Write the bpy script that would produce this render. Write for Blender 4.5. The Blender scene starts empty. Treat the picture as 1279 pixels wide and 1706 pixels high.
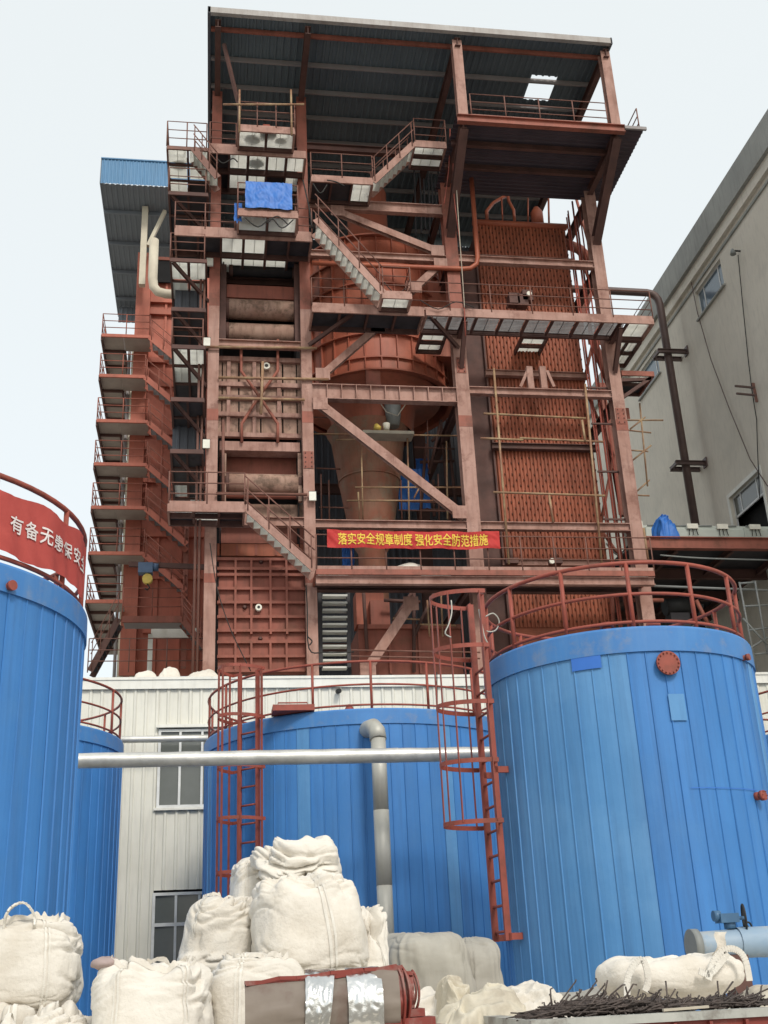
import bpy, math, random
from mathutils import Vector, Matrix, noise

random.seed(7)
S = bpy.context.scene
COL = S.collection
PI = math.pi
rad = math.radians

# ---------------------------------------------------------------- camera
FPX, PITCH, YAW, ROLL, EYE = 1881.0, rad(22.45), rad(9.15), rad(-2.75), Vector((0, 0, 1.6))
_fw = Vector((math.sin(YAW)*math.cos(PITCH), math.cos(YAW)*math.cos(PITCH), math.sin(PITCH)))
_rt = Vector((math.cos(YAW), -math.sin(YAW), 0))
_up = _rt.cross(_fw)
RT = _rt*math.cos(ROLL) + _up*math.sin(ROLL)
UP = _up*math.cos(ROLL) - _rt*math.sin(ROLL)
cam = bpy.data.cameras.new('camera')
cam.sensor_fit = 'VERTICAL'; cam.sensor_height = 36; cam.lens = FPX/1706*36
cam.clip_start = 0.1; cam.clip_end = 3000
camo = bpy.data.objects.new('camera', cam); COL.objects.link(camo)
m = Matrix((RT, UP, -_fw)).transposed().to_4x4(); m.translation = EYE
camo.matrix_world = m
S.camera = camo
S.render.resolution_x, S.render.resolution_y = 768, 1024

# ---------------------------------------------------------------- sky, sun, exposure
SUN_EL, SUN_AZ = rad(40), rad(14)          # behind the camera, to its right
w = bpy.data.worlds.new('World'); S.world = w; w.use_nodes = True
nt = w.node_tree; nt.nodes.clear()
out = nt.nodes.new('ShaderNodeOutputWorld')
sky = nt.nodes.new('ShaderNodeTexSky'); sky.sky_type = 'NISHITA'; sky.sun_disc = False
sky.sun_elevation = SUN_EL; sky.sun_rotation = PI - SUN_AZ
sky.dust_density = 3.0; sky.air_density = 1.0
b1 = nt.nodes.new('ShaderNodeBackground'); b1.inputs[1].default_value = 0.035
b2 = nt.nodes.new('ShaderNodeBackground'); b2.inputs[0].default_value = (0.81, 0.845, 0.825, 1); b2.inputs[1].default_value = 0.82
ad = nt.nodes.new('ShaderNodeAddShader')
nt.links.new(sky.outputs[0], b1.inputs[0]); nt.links.new(b1.outputs[0], ad.inputs[0])
nt.links.new(b2.outputs[0], ad.inputs[1]); nt.links.new(ad.outputs[0], out.inputs[0])
sl = bpy.data.lights.new('sun', 'SUN'); sl.energy = 1.5; sl.angle = rad(12); sl.color = (1, 0.95, 0.87)
so = bpy.data.objects.new('sun', sl); COL.objects.link(so)
sd = Vector((math.sin(SUN_AZ)*math.cos(SUN_EL), -math.cos(SUN_AZ)*math.cos(SUN_EL), math.sin(SUN_EL)))
so.rotation_euler = sd.to_track_quat('Z', 'Y').to_euler(); so.location = (10, -20, 40)
S.view_settings.view_transform = 'Standard'; S.view_settings.look = 'None'
S.view_settings.exposure = 0.28; S.view_settings.gamma = 1

# ---------------------------------------------------------------- helpers
def _ray(x, y):
    return RT*((x-640)/FPX) - UP*((y-853)/FPX) + _fw
def at(x, y, Y):            # where the line of sight through a photo point meets the plane Y
    d = _ray(x, y); return EYE + d*(Y/d.y)
def atX(x, y, X):
    d = _ray(x, y); return EYE + d*(X/d.x)
def atZ(x, y, Z):
    d = _ray(x, y); return EYE + d*((Z-EYE.z)/d.z)
def ax(x, y, Y): return at(x, y, Y).x
def az(x, y, Y): return at(x, y, Y).z

class MB:
    def __init__(s): s.v = []; s.f = []; s.sm = []
    def add(s, vs, fs, smooth=False):
        n = len(s.v); s.v += [tuple(p) for p in vs]
        s.f += [tuple(i+n for i in f) for f in fs]; s.sm += [smooth]*len(fs); return s
    def box(s, x0, x1, y0, y1, z0, z1):
        return s.add([(x0,y0,z0),(x1,y0,z0),(x1,y1,z0),(x0,y1,z0),(x0,y0,z1),(x1,y0,z1),(x1,y1,z1),(x0,y1,z1)],
            [(0,3,2,1),(4,5,6,7),(0,1,5,4),(1,2,6,5),(2,3,7,6),(3,0,4,7)])
    def bar(s, p, q, w, h, up=(0,0,1), off=(0,0)):
        p, q = Vector(p), Vector(q); d = (q-p).normalized(); u = Vector(up)
        u = (u - d*u.dot(d)); u = u.normalized() if u.length > 1e-5 else Vector((0,1,0))
        r = d.cross(u); o = r*off[0] + u*off[1]
        vs = [e+o+r*a*w/2+u*b*h/2 for e in (p,q) for a,b in ((-1,-1),(1,-1),(1,1),(-1,1))]
        return s.add(vs, [(0,1,2,3),(7,6,5,4),(0,4,5,1),(1,5,6,2),(2,6,7,3),(3,7,4,0)])
    def ib(s, p, q, w, h, t=.02, up=(0,0,1)):
        s.bar(p,q,w,t,up,(0,h/2-t/2)); s.bar(p,q,w,t,up,(0,-h/2+t/2)); return s.bar(p,q,t,h-2*t,up)
    def tube(s, pts, r, n=8, closed=False, cap=True):
        pts = [Vector(p) for p in pts]; N = len(pts)
        rs = r if isinstance(r, (list, tuple)) else [r]*N
        T = []
        for i in range(N):
            a = pts[(i-1) % N] if (i > 0 or closed) else pts[i]
            b = pts[(i+1) % N] if (i < N-1 or closed) else pts[i]
            T.append((b-a).normalized())
        u = T[0].orthogonal().normalized(); vs = []
        for i in range(N):
            u = (u - T[i]*u.dot(T[i])).normalized(); v = T[i].cross(u)
            for k in range(n):
                a = 2*PI*k/n; vs.append(pts[i]+(u*math.cos(a)+v*math.sin(a))*rs[i])
        fs = []
        for i in range(N if closed else N-1):
            j = (i+1) % N
            for k in range(n):
                fs.append((i*n+k, i*n+(k+1)%n, j*n+(k+1)%n, j*n+k))
        s.add(vs, fs, True)
        if cap and not closed:
            m = len(s.v)-len(vs)
            s.f += [tuple(m+k for k in range(n))[::-1], tuple(m+(N-1)*n+k for k in range(n))]; s.sm += [False]*2
        return s
    def lathe(s, cx, cy, prof, n=32, a0=0., a1=2*PI, smooth=True):
        full = abs(a1-a0-2*PI) < 1e-4; k = n if full else n+1
        vs = [(cx+r*math.cos(a0+(a1-a0)*i/n), cy+r*math.sin(a0+(a1-a0)*i/n), z) for r, z in prof for i in range(k)]
        fs = []
        for j in range(len(prof)-1):
            for i in range(n):
                i2 = (i+1) % k
                fs.append((j*k+i, j*k+i2, (j+1)*k+i2, (j+1)*k+i))
        return s.add(vs, fs, smooth)
    def grid(s, fn, nu, nv, smooth=True, closed_u=False):
        ku = nu if closed_u else nu+1
        vs = [fn(i/nu, j/nv) for j in range(nv+1) for i in range(ku)]
        fs = [(j*ku+i, j*ku+(i+1)%ku, (j+1)*ku+(i+1)%ku, (j+1)*ku+i) for j in range(nv) for i in range(nu)]
        return s.add(vs, fs, smooth)
    def disc(s, c, n_, r, n=24, smooth=False):
        c = Vector(c); d = Vector(n_).normalized(); u = d.orthogonal().normalized(); v = d.cross(u)
        return s.add([c+(u*math.cos(2*PI*k/n)+v*math.sin(2*PI*k/n))*r for k in range(n)], [tuple(range(n))])
    def mesh(s, name, mat):
        me = bpy.data.meshes.new(name); me.from_pydata(s.v, [], s.f)
        me.polygons.foreach_set('use_smooth', s.sm)
        if mat: me.materials.append(M[mat])
        me.update(); return me
    def build(s, name, mat, parent=None, kind=None):
        return put(name, s.mesh(name, mat), parent, kind=kind)

def put(name, me, parent=None, loc=(0,0,0), rot=None, kind=None):
    o = bpy.data.objects.new(name, me); COL.objects.link(o)
    l = Vector(loc)
    if parent:
        o.parent = parent
        if parent.type == 'EMPTY': l = l - parent.location
    o.location = l
    if rot: o.rotation_euler = rot
    if kind: o['kind'] = kind
    return o
def tag(o, label, cat, group=None):
    o['label'] = label; o['category'] = cat
    if group: o['group'] = group
    return o
def thing(name, label, cat, loc=(0,0,0), group=None):
    o = bpy.data.objects.new(name, None); COL.objects.link(o); o.location = loc; o.empty_display_size = .2
    return tag(o, label, cat, group)
def struct(o): o['kind'] = 'structure'; return o

# ---------------------------------------------------------------- materials
M = {}
def mat(name, c1, c2=None, scale=2.0, rough=.6, metal=0., bump=0., bscale=40., rust=None, ramt=.5, rscale=1.5,
        streak=None, samt=.4, rnd=0., trans=0., spec=.4, detail=5, sz=0.12):
    m = bpy.data.materials.new(name); m.use_nodes = True; M[name] = m
    n = m.node_tree.nodes; L = m.node_tree.links.new; p = n['Principled BSDF']
    tc = n.new('ShaderNodeNewGeometry')
    tob = n.new('ShaderNodeTexCoord')
    p.inputs['Roughness'].default_value = rough; p.inputs['Metallic'].default_value = metal
    p.inputs['Specular IOR Level'].default_value = spec
    def noi(sc, det=detail, vec=None, r=.6):
        t = n.new('ShaderNodeTexNoise'); t.inputs['Scale'].default_value = sc; t.inputs['Detail'].default_value = det
        t.inputs['Roughness'].default_value = r
        L(vec or tc.outputs['Position'], t.inputs['Vector']); return t.outputs['Fac']
    def ramp(fac, a, b):
        r = n.new('ShaderNodeMapRange'); r.inputs[1].default_value = a; r.inputs[2].default_value = b; L(fac, r.inputs[0]); return r.outputs[0]
    def mix(fac, a, b):
        x = n.new('ShaderNodeMix'); x.data_type = 'RGBA'; L(fac, x.inputs[0])
        for s_, v in ((x.inputs[6], a), (x.inputs[7], b)):
            if isinstance(v, tuple): s_.default_value = (*v, 1)
            else: L(v, s_)
        return x.outputs[2]
    c = mix(ramp(noi(scale), .35, .65), c1, c2 or tuple(v*.8 for v in c1))
    if streak:
        mp = n.new('ShaderNodeMapping'); mp.inputs['Scale'].default_value = (1,1,sz); L(tc.outputs['Position'], mp.inputs[0])
        f = noi(7, 4, mp.outputs[0]); f2 = n.new('ShaderNodeMath'); f2.operation = 'MULTIPLY'; L(ramp(f, .48, .78), f2.inputs[0]); f2.inputs[1].default_value = samt
        c = mix(f2.outputs[0], c, streak)
    if rust:
        f2 = n.new('ShaderNodeMath'); f2.operation = 'MULTIPLY'; L(ramp(noi(rscale, 8, r=.7), .52, .64), f2.inputs[0]); f2.inputs[1].default_value = ramt
        c = mix(f2.outputs[0], c, rust)
    if rnd:
        oi = n.new('ShaderNodeObjectInfo'); h = n.new('ShaderNodeHueSaturation')
        h.inputs['Value'].default_value = 1
        r = n.new('ShaderNodeMapRange'); r.inputs[3].default_value = 1-rnd; r.inputs[4].default_value = 1+rnd
        L(oi.outputs['Random'], r.inputs[0]); L(r.outputs[0], h.inputs['Value']); L(c, h.inputs['Color']); c = h.outputs[0]
    L(c, p.inputs['Base Color'])
    if rough < .95:
        q = n.new('ShaderNodeMapRange'); q.inputs[3].default_value = max(.05, rough-.1); q.inputs[4].default_value = min(1, rough+.12)
        L(noi(scale*3), q.inputs[0]); L(q.outputs[0], p.inputs['Roughness'])
    if bump:
        b = n.new('ShaderNodeBump'); b.inputs['Strength'].default_value = bump; b.inputs['Distance'].default_value = .02
        L(noi(bscale, 6), b.inputs['Height']); L(b.outputs[0], p.inputs['Normal'])
    if trans:
        t = n.new('ShaderNodeBsdfTranslucent'); L(c, t.inputs[0]); x = n.new('ShaderNodeMixShader'); x.inputs[0].default_value = trans
        L(p.outputs[0], x.inputs[1]); L(t.outputs[0], x.inputs[2]); L(x.outputs[0], n['Material Output'].inputs[0])
    return m
DK = (.05,.028,.022)
mat('primer', (.45,.27,.22), (.33,.175,.135), 1.2, .7, bump=.1, rust=(.17,.07,.048), ramt=.6, rscale=1.6, streak=(.15,.075,.055), samt=.6)
mat('primer_red', (.34,.11,.075), (.25,.085,.058), 1.5, .65, bump=.1, rust=(.12,.05,.03), ramt=.4, streak=(.12,.05,.035), samt=.4)
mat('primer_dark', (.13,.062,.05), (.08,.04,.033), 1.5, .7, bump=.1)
mat('casing', (.31,.098,.067), (.235,.075,.05), 1.0, .65, bump=.12, rust=(.14,.06,.035), ramt=.5, streak=(.12,.05,.035), samt=.5)
mat('tower_red', (.49,.145,.092), (.39,.11,.07), .6, .6, rust=(.18,.07,.045), ramt=.35, rscale=.5, streak=(.17,.07,.05), samt=.35)
mat('tubewall', (.385,.112,.057), (.285,.08,.041), .9, .6, rust=(.16,.055,.03), ramt=.5, rscale=.8, streak=(.15,.06,.03), samt=.6)
mat('stud', (.13,.045,.027), None, 2, .8)
mat('cyclone', (.43,.125,.072), (.34,.096,.056), .6, .55, rust=(.16,.07,.04), ramt=.4, rscale=.7, streak=(.15,.06,.04), samt=.4)
mat('cone', (.30,.16,.105), (.29,.10,.06), 1.0, .7, rust=(.22,.20,.14), ramt=.7, rscale=.9, streak=(.12,.08,.05), samt=.5)
mat('orange_pipe', (.42,.12,.06), (.34,.09,.05), 1.5, .5)
mat('rail_brown', (.22,.10,.075), (.15,.07,.052), 3, .6)
mat('rail_red', (.33,.075,.05), (.25,.06,.04), 3, .55, rust=(.15,.05,.03), ramt=.4, rscale=3)
mat('scaffold', (.42,.30,.17), (.27,.13,.08), 2.5, .55, rust=(.22,.09,.05), ramt=.6, rscale=2)
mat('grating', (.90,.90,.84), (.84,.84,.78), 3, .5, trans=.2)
mat('roof_bounce', (.45,.44,.40), (.36,.35,.32), 1, .9)  # pale tone chosen so the unseen roof bounces light into the frame
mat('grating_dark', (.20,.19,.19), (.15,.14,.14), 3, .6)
mat('plate_dark', (.06,.055,.06), (.04,.038,.042), 2, .7)
mat('near_black', (.035,.028,.028), (.02,.017,.018), 1.5, .85)  # near black: shade painted into the left bay's voids, also dark rags
mat('lagging', (.42,.275,.21), (.31,.18,.135), 1.2, .75, bump=.15, bscale=12, rust=(.10,.065,.045), ramt=.75, rscale=2.2, streak=(.12,.07,.04), samt=.7)
mat('roof_sheet', (.135,.17,.19), (.11,.14,.16), .5, .6, streak=(.09,.11,.11), samt=.3)
mat('cladding_dark', (.11,.12,.14), (.09,.095,.11), .5, .6)
mat('purlin', (.27,.25,.25), (.25,.22,.21), 1.5, .6)
mat('gutter', (.42,.40,.38), (.30,.27,.25), 1.0, .6, streak=(.20,.15,.12), samt=.5)
mat('shed_blue', (.10,.25,.44), (.09,.22,.38), .5, .5, streak=(.07,.15,.25), samt=.3)
mat('shed_grey', (.19,.215,.245), (.17,.19,.215), .4, .6)
mat('cream_steel', (.62,.56,.44), (.52,.46,.36), 1.5, .6)
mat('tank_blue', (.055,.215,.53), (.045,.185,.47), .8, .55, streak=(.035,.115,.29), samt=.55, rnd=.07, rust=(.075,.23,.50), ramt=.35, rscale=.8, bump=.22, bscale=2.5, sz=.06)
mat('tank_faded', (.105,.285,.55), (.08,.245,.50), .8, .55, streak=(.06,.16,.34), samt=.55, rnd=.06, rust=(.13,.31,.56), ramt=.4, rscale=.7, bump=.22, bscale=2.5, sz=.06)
mat('tank_band', (.062,.22,.52), (.05,.185,.46), 1.5, .5, streak=(.16,.28,.45), samt=.4, rust=(.30,.30,.28), ramt=.25, rscale=3)
mat('tank_patch', (.04,.17,.58), (.035,.15,.52), 2, .45)
mat('white_clad', (.76,.745,.66), (.69,.675,.59), .7, .5, streak=(.42,.41,.37), samt=.4, rnd=.03)
mat('white_trim', (.82,.81,.74), (.74,.73,.66), 1.5, .45, streak=(.40,.38,.33), samt=.3)
mat('window_white', (.78,.79,.77), None, 3, .4)
mat('glass', (.10,.11,.10), (.14,.15,.14), .5, .08, spec=.6)
mat('glass_blue', (.10,.15,.20), (.13,.18,.22), .5, .1, spec=.6)
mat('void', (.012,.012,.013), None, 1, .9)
mat('concrete', (.75,.695,.595), (.67,.62,.53), .25, .85, bump=.12, bscale=6, streak=(.50,.465,.40), samt=.45, rust=(.56,.525,.455), ramt=.5, rscale=.3, sz=.25)
mat('concrete_band', (.37,.37,.34), (.30,.30,.28), .5, .85, streak=(.15,.15,.14), samt=.5)
mat('foil', (.78,.78,.76), (.62,.62,.60), 3, .22, metal=.95, bump=.45, bscale=7)
mat('foil_pipe', (.70,.69,.65), (.52,.52,.49), 1.5, .42, metal=.55, bump=.3, bscale=5, streak=(.35,.34,.31), samt=.4, sz=1)
mat('pipe_grey', (.50,.49,.44), (.43,.42,.37), 1.5, .5, metal=.25, bump=.1, bscale=6, streak=(.30,.29,.25), samt=.4)
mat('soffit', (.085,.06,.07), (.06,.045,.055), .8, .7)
mat('landing_under', (.44,.39,.34), (.36,.31,.27), 1.5, .7)
mat('grey_pipe', (.26,.27,.26), (.20,.21,.20), 2, .5)
mat('brown_pipe', (.13,.085,.075), (.10,.065,.06), 2, .5)
mat('banner_red', (.60,.05,.045), (.48,.035,.03), 2, .7, trans=.15)
mat('banner_faded', (.50,.085,.07), (.42,.065,.055), 2, .75, trans=.15)
mat('letter_yellow', (.85,.58,.08), None, 3, .7)
mat('letter_white', (.80,.74,.72), None, 3, .7)
mat('tarp_blue', (.04,.19,.60), (.03,.14,.48), 3, .5, bump=.3, bscale=8)
mat('bag', (.74,.70,.63), (.66,.615,.54), 1.6, .75, rnd=.05, bump=.5, bscale=24, rust=(.52,.46,.37), ramt=.35, rscale=1.8, spec=.25)
mat('bag_strap', (.76,.73,.66), (.66,.62,.55), 6, .8, bump=.3, bscale=120)
mat('bag_old', (.62,.57,.46), (.50,.45,.36), 2, .85, bump=.4, bscale=14, rust=(.36,.31,.24), ramt=.5, rscale=2)
mat('tarp_grey', (.40,.38,.33), (.34,.32,.28), 1.3, .8, bump=.25, bscale=9, streak=(.27,.25,.21), samt=.5)
mat('cloth_pink', (.40,.31,.29), None, 3, .8)
mat('rebar', (.11,.085,.075), (.05,.04,.036), 8, .7)
mat('skip_red', (.26,.045,.032), (.20,.04,.03), 2, .5, rust=(.30,.22,.19), ramt=.5, rscale=3)
mat('skip_rim', (.46,.46,.42), (.34,.34,.31), 4, .6, rust=(.15,.12,.10), ramt=.6, rscale=4)
mat('trough', (.24,.20,.165), (.18,.145,.12), 2, .7, rust=(.13,.06,.045), ramt=.4, rscale=2)
mat('conveyor', (.52,.56,.50), (.45,.48,.43), 1, .5)
mat('yellow', (.75,.55,.12), None, 3, .5)
mat('hoist_blue', (.10,.16,.27), None, 3, .5)
mat('ring_white', (.82,.79,.68), None, 3, .6)
mat('black', (.02,.02,.02), None, 3, .6)
mat('lamp_white', (.85,.84,.74), None, 3, .4)
mat('valve_blue', (.07,.16,.28), (.05,.12,.22), 5, .4)
mat('pipe_pale', (.20,.32,.46), (.28,.36,.44), .8, .5, rust=(.46,.44,.38), ramt=.6, rscale=1.2)
mat('ground', (.34,.32,.28), (.26,.24,.21), .6, .9, bump=.4, bscale=5, rust=(.12,.10,.085), ramt=.5)
mat('rope', (.5,.45,.36), None, 3, .8)
mat('cable', (.03,.028,.026), None, 3, .7)

# ================================================================ setting
o = MB().grid(lambda u, v: (-900+1800*u, -300+1800*v, 0), 40, 40, False).build('ground', 'ground'); struct(o)
o = MB().box(-7, 9.5, 7.2, 12.2, .004, .8).build('loading_platform', 'concrete'); struct(o)

# ---- generic parts
_cache = {}
def post(par, p, h, r, mt, name='post'):
    k = ('post', round(h, 3), r, mt)
    if k not in _cache: _cache[k] = MB().tube([(0,0,0),(0,0,h)], r, 6).mesh('post', mt)
    return put(name, _cache[k], par, p)
def railing(par, pts, h=1.08, lv=(1.0,.66,.33), sp=1.25, r=.02, mt='rail_brown', toe=True, toem='primer'):
    pts = [Vector(p) for p in pts]
    for i in range(len(pts)-1):
        a, b = pts[i], pts[i+1]; n = max(1, round((b-a).length/sp))
        for k in range(n + (1 if i == len(pts)-2 else 0)):
            post(par, a.lerp(b, k/n), h, r*1.15, mt)
    for f in lv:
        MB().tube([p+Vector((0,0,h*f)) for p in pts], r, 6).build('rail', mt, par)
    if toe:
        for i in range(len(pts)-1):
            MB().bar(pts[i]+Vector((0,0,.06)), pts[i+1]+Vector((0,0,.06)), .008, .11).build('toe_board', toem, par)
def gratmesh(dx, dy, mt='grating'):
    k = ('g', round(dx,2), round(dy,2), mt)
    if k not in _cache:
        b = MB(); n = max(2, int(dy/(.06 if mt == 'grating' else .09))); dx, dy = k[1], k[2]
        for i in range(n):
            y = dy*(i+.5)/n; b.box(0, dx, y-.004, y+.004, 0, .052)
        for j in range(1, max(2, int(dx/.32))):
            x = dx*j/max(2, int(dx/.32)); b.box(x-.008, x+.008, 0, dy, .014, .048)
        _cache[k] = b.mesh('grating', mt)
    return _cache[k]
def deck(par, x0, x1, y0, y1, z, nx, ny=1, pat='g', fh=.2, mt='primer', jm='primer_dark', skip=''):
    # edge channels, joists between the panels, and a panel (grating or plate) in every bay
    if 'f' not in skip: MB().box(x0, x1, y0-.012, y0+.05, z-fh, z+.01).build('edge_channel', mt, par)
    if 'b' not in skip: MB().box(x0, x1, y1-.06, y1+.012, z-fh, z+.008).build('edge_channel', jm, par)
    if 'l' not in skip: MB().box(x0-.012, x0+.05, y0+.05, y1-.06, z-fh, z+.006).build('edge_channel', mt, par)
    if 'r' not in skip: MB().box(x1-.05, x1+.012, y0+.05, y1-.06, z-fh, z+.006).build('edge_channel', mt, par)
    dx, dy = (x1-x0)/nx, (y1-y0)/ny
    for i in range(1, nx): MB().box(x0+dx*i-.035, x0+dx*i+.035, y0+.05, y1-.06, z-fh*.8, z-.062).build('joist', jm, par)
    for j in range(1, ny): MB().box(x0+.05, x1-.05, y0+dy*j-.045, y0+dy*j+.045, z-fh*.9, z-.064).build('cross_beam', jm, par)
    for i in range(nx):
        for j in range(ny):
            c = pat[(i+j*nx) % len(pat)]
            X, Y = x0+dx*i+.05, y0+dy*j+.05
            if c == 'g': put('grating', gratmesh(dx-.1, dy-.1), par, (X, Y, z-.058))
            elif c == 'd': put('grating', gratmesh(dx-.1, dy-.1, 'grating_dark'), par, (X, Y, z-.058))
            elif c == 'p': MB().box(X-.02, X+dx-.08, Y-.02, Y+dy-.08, z-.055, z-.045).build('floor_plate', 'plate_dark', par)
def stair(par, a, b, y0, y1, rails=(0,1), mt='primer', rm='rail_brown', h=1.0, treadm='grating', rise=.21):
    # flight along X from a=(x,z) up or down to b=(x,z), between y0 and y1
    A, B = Vector((a[0],0,a[1])), Vector((b[0],0,b[1]))
    for y in (y0, y1):
        MB().bar((A.x,y,A.z), (B.x,y,B.z), .02 if y == y1 else .03, .24).build('stringer', mt, par)
    n = max(2, round(abs(b[1]-a[1])/rise)); k = ('tread', treadm, round(y1-y0,2))
    if k not in _cache:
        t = MB(); W_ = round(y1-y0,2)-.04
        for i in range(14): t.box(-.125, .125, W_*i/14, W_*i/14+.008, -.03, .025)
        t.box(-.135, -.126, 0, W_, -.035, .03); t.box(.126, .135, 0, W_, -.035, .03); _cache[k] = t.mesh('tread', treadm)
    for i in range(1, n):
        p = A.lerp(B, i/n); put('tread', _cache[k], par, (p.x, y0+.02, p.z))
    for s in rails:
        y = (y0-.03, y1+.03)[s]
        for f in (1., .6): MB().tube([(A.x,y,A.z+h*f), (B.x,y,B.z+h*f)], .02, 6).build('handrail', rm, par)
        for i in range(4):
            p = A.lerp(B, (i+.15)/3.3); post(par, (p.x, y, p.z-.05), h+.05, .02, rm)

# ================================================================ white clad building
WY = 30.0; WZ = 9.22
wx0 = ax(262, 1300, WY); wzb, wzt = az(262, 1347, WY), az(266, 1216, WY); lzt = az(257, 1488, WY)
PW = .86
wb = thing('clad_building', 'long low building clad in white ribbed sheet behind the blue tanks', 'building', (5, WY, 0))
MB().box(-9.05, 18.3, WY+.08, 48, 0, WZ-.1).build('core_wall', 'void', wb)
MB().box(-9.3, 18.5, WY-.13, WY+.5, WZ-.02, WZ+.05).build('parapet_cap', 'white_trim', wb)
MB().box(-9.3, 18.5, WY-.1, WY-.06, WZ-.26, WZ-.02).build('parapet_flashing', 'white_trim', wb)
MB().box(-9.3, 18.5, WY+.5, 48, WZ-.1, WZ-.04).build('roof_deck', 'roof_bounce', wb)
def cladmesh(w, h):
    k = ('cl', round(w,3), round(h,3))
    if k not in _cache:
        b = MB(); pr = []
        for i in range(3):
            x = w*i/3; q = w/3
            pr += [(x, 0), (x+q*.62, 0), (x+q*.72, -.035), (x+q*.88, -.035), (x+q*.98, 0)]
        pr.append((w-.003, 0))
        n = len(pr); b.add([(x, y, 0) for x, y in pr]+[(x, y, h) for x, y in pr], [(i, i+1, n+i+1, n+i) for i in range(n-1)])
        _cache[k] = b.mesh('cladding_panel', 'white_clad')
    return _cache[k]
k0 = math.floor((-9-wx0)/PW)
for k in range(k0, k0+31):
    x = wx0+k*PW
    segs = [(0, lzt-2.2), (lzt+.06, wzb-.06), (wzt+.05, WZ-.24)] if k in (0, 1) else [(0, WZ-.24)]
    for a, b in segs: put('cladding_panel', cladmesh(PW, b-a), wb, (x, WY, a))
def window(par, x0, x1, z0, z1, y, nx, trans=None):
    f = MB(); t = .07
    f.box(x0, x1, y-.06, y+.05, z0, z0+t); f.box(x0, x1, y-.06, y+.05, z1-t, z1)
    f.box(x0, x0+t, y-.06, y+.05, z0+t, z1-t); f.box(x1-t, x1, y-.06, y+.05, z0+t, z1-t)
    for i in range(1, nx):
        x = x0+(x1-x0)*i/nx; f.box(x-.03, x+.03, y-.055, y+.045, z0+t, z1-t)
    if trans: f.box(x0+t, x1-t, y-.05, y+.04, trans-.04, trans+.04)
    o = f.build('window', 'window_white', par)
    zs = [z0+t, trans, z1-t] if trans else [z0+t, z1-t]
    for i in range(nx):
        for a, b in zip(zs, zs[1:]):
            xa, xb = x0+(x1-x0)*i/nx, x0+(x1-x0)*(i+1)/nx
            MB().box(xa+.02, xb-.02, y+.005+.004*i, y+.012+.004*i, a+.004, b-.004).build('pane', 'glass', o)
    MB().box(x0-.06, x1+.06, y-.1, y-.02, z0-.06, z0-.003).build('sill', 'white_trim', o)
window(wb, wx0, wx0+2*PW-.02, wzb, wzt, WY-.01, 3)
window(wb, wx0-.02, wx0+2*PW-.02, lzt-2.2, lzt, WY-.01, 3, lzt-.75)
MB().box(wx0-.05, wx0+2*PW+.2, WY-.16, WY-.04, wzt+.03, wzt+.11).build('window_hood', 'white_trim', wb)

# thin silver pipe along its front and a small camera on the wall
z = az(280, 1231, 29.4)
tag(MB().tube([(-6, 29.4, z), (2.5, 29.4, z)], .09, 12).build('wall_pipe', 'foil_pipe'), 'thin silver pipe running along the white clad wall behind the tanks', 'pipe')
c = at(565, 1153, 29.8); t = thing('security_camera', 'small dark camera on the white wall above the middle tank', 'camera', c)
MB().tube([c+Vector((0,.2,0)), c+Vector((0,.06,.03))], .02, 8).build('bracket', 'window_white', t)
MB().tube([c+Vector((-.02,.1,.04)), c+Vector((.0,-.06,.02)), c+Vector((.0,-.1,.015))], [.07,.07,.05], 12).build('housing', 'black', t)

# ================================================================ concrete building on the right
CX = 20.0
cb = thing('concrete_building', 'tall grey rendered concrete building with blue windows on the right', 'building', (CX, 40, 0))
holes = [(y, y+2.55, 26.65, 27.92, 'b') for y in (28.75, 35.82, 42.9)] + [(35.85, 38.5, 15.6, 18.5, 'd'), (28.75, 31.4, 15.6, 18.5, 'd')]
ys = sorted({20, 70} | {h[0] for h in holes} | {h[1] for h in holes}); zs = sorted({0, 30.2} | {h[2] for h in holes} | {h[3] for h in holes})
b = MB()
for ya, yb in zip(ys, ys[1:]):
    for za, zb in zip(zs, zs[1:]):
        if any(h[0] <= ya and yb <= h[1] and h[2] <= za and zb <= h[3] for h in holes): continue
        b.add([(CX,ya,za),(CX,yb,za),(CX,yb,zb),(CX,ya,zb)], [(3,2,1,0)])
for h in holes:
    y0,y1,z0,z1 = h[:4]; d = CX+.22
    b.add([(CX,y0,z0),(CX,y1,z0),(CX,y1,z1),(CX,y0,z1),(d,y0,z0),(d,y1,z0),(d,y1,z1),(d,y0,z1)], [(0,1,5,4),(1,2,6,5),(2,3,7,6),(3,0,4,7)])
b.add([(CX,20,0),(34,20,0),(34,20,30.2),(CX,20,30.2),(CX,70,0),(34,70,0),(34,70,30.2),(CX,70,30.2)], [(0,1,2,3),(5,4,7,6),(1,5,6,2),(3,2,6,7)])
b.build('wall', 'concrete', cb)
MB().box(CX-.32, CX+.1, 19.9, 70.1, 28.95, 30.25).build('parapet', 'concrete_band', cb)
MB().box(CX-.16, CX-.002, 19.9, 70.1, 28.45, 28.946).build('cornice', 'concrete', cb)
MB().box(CX-.07, CX-.003, 19.9, 70.1, 28.1, 28.2).build('string_course', 'concrete_band', cb)
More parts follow.
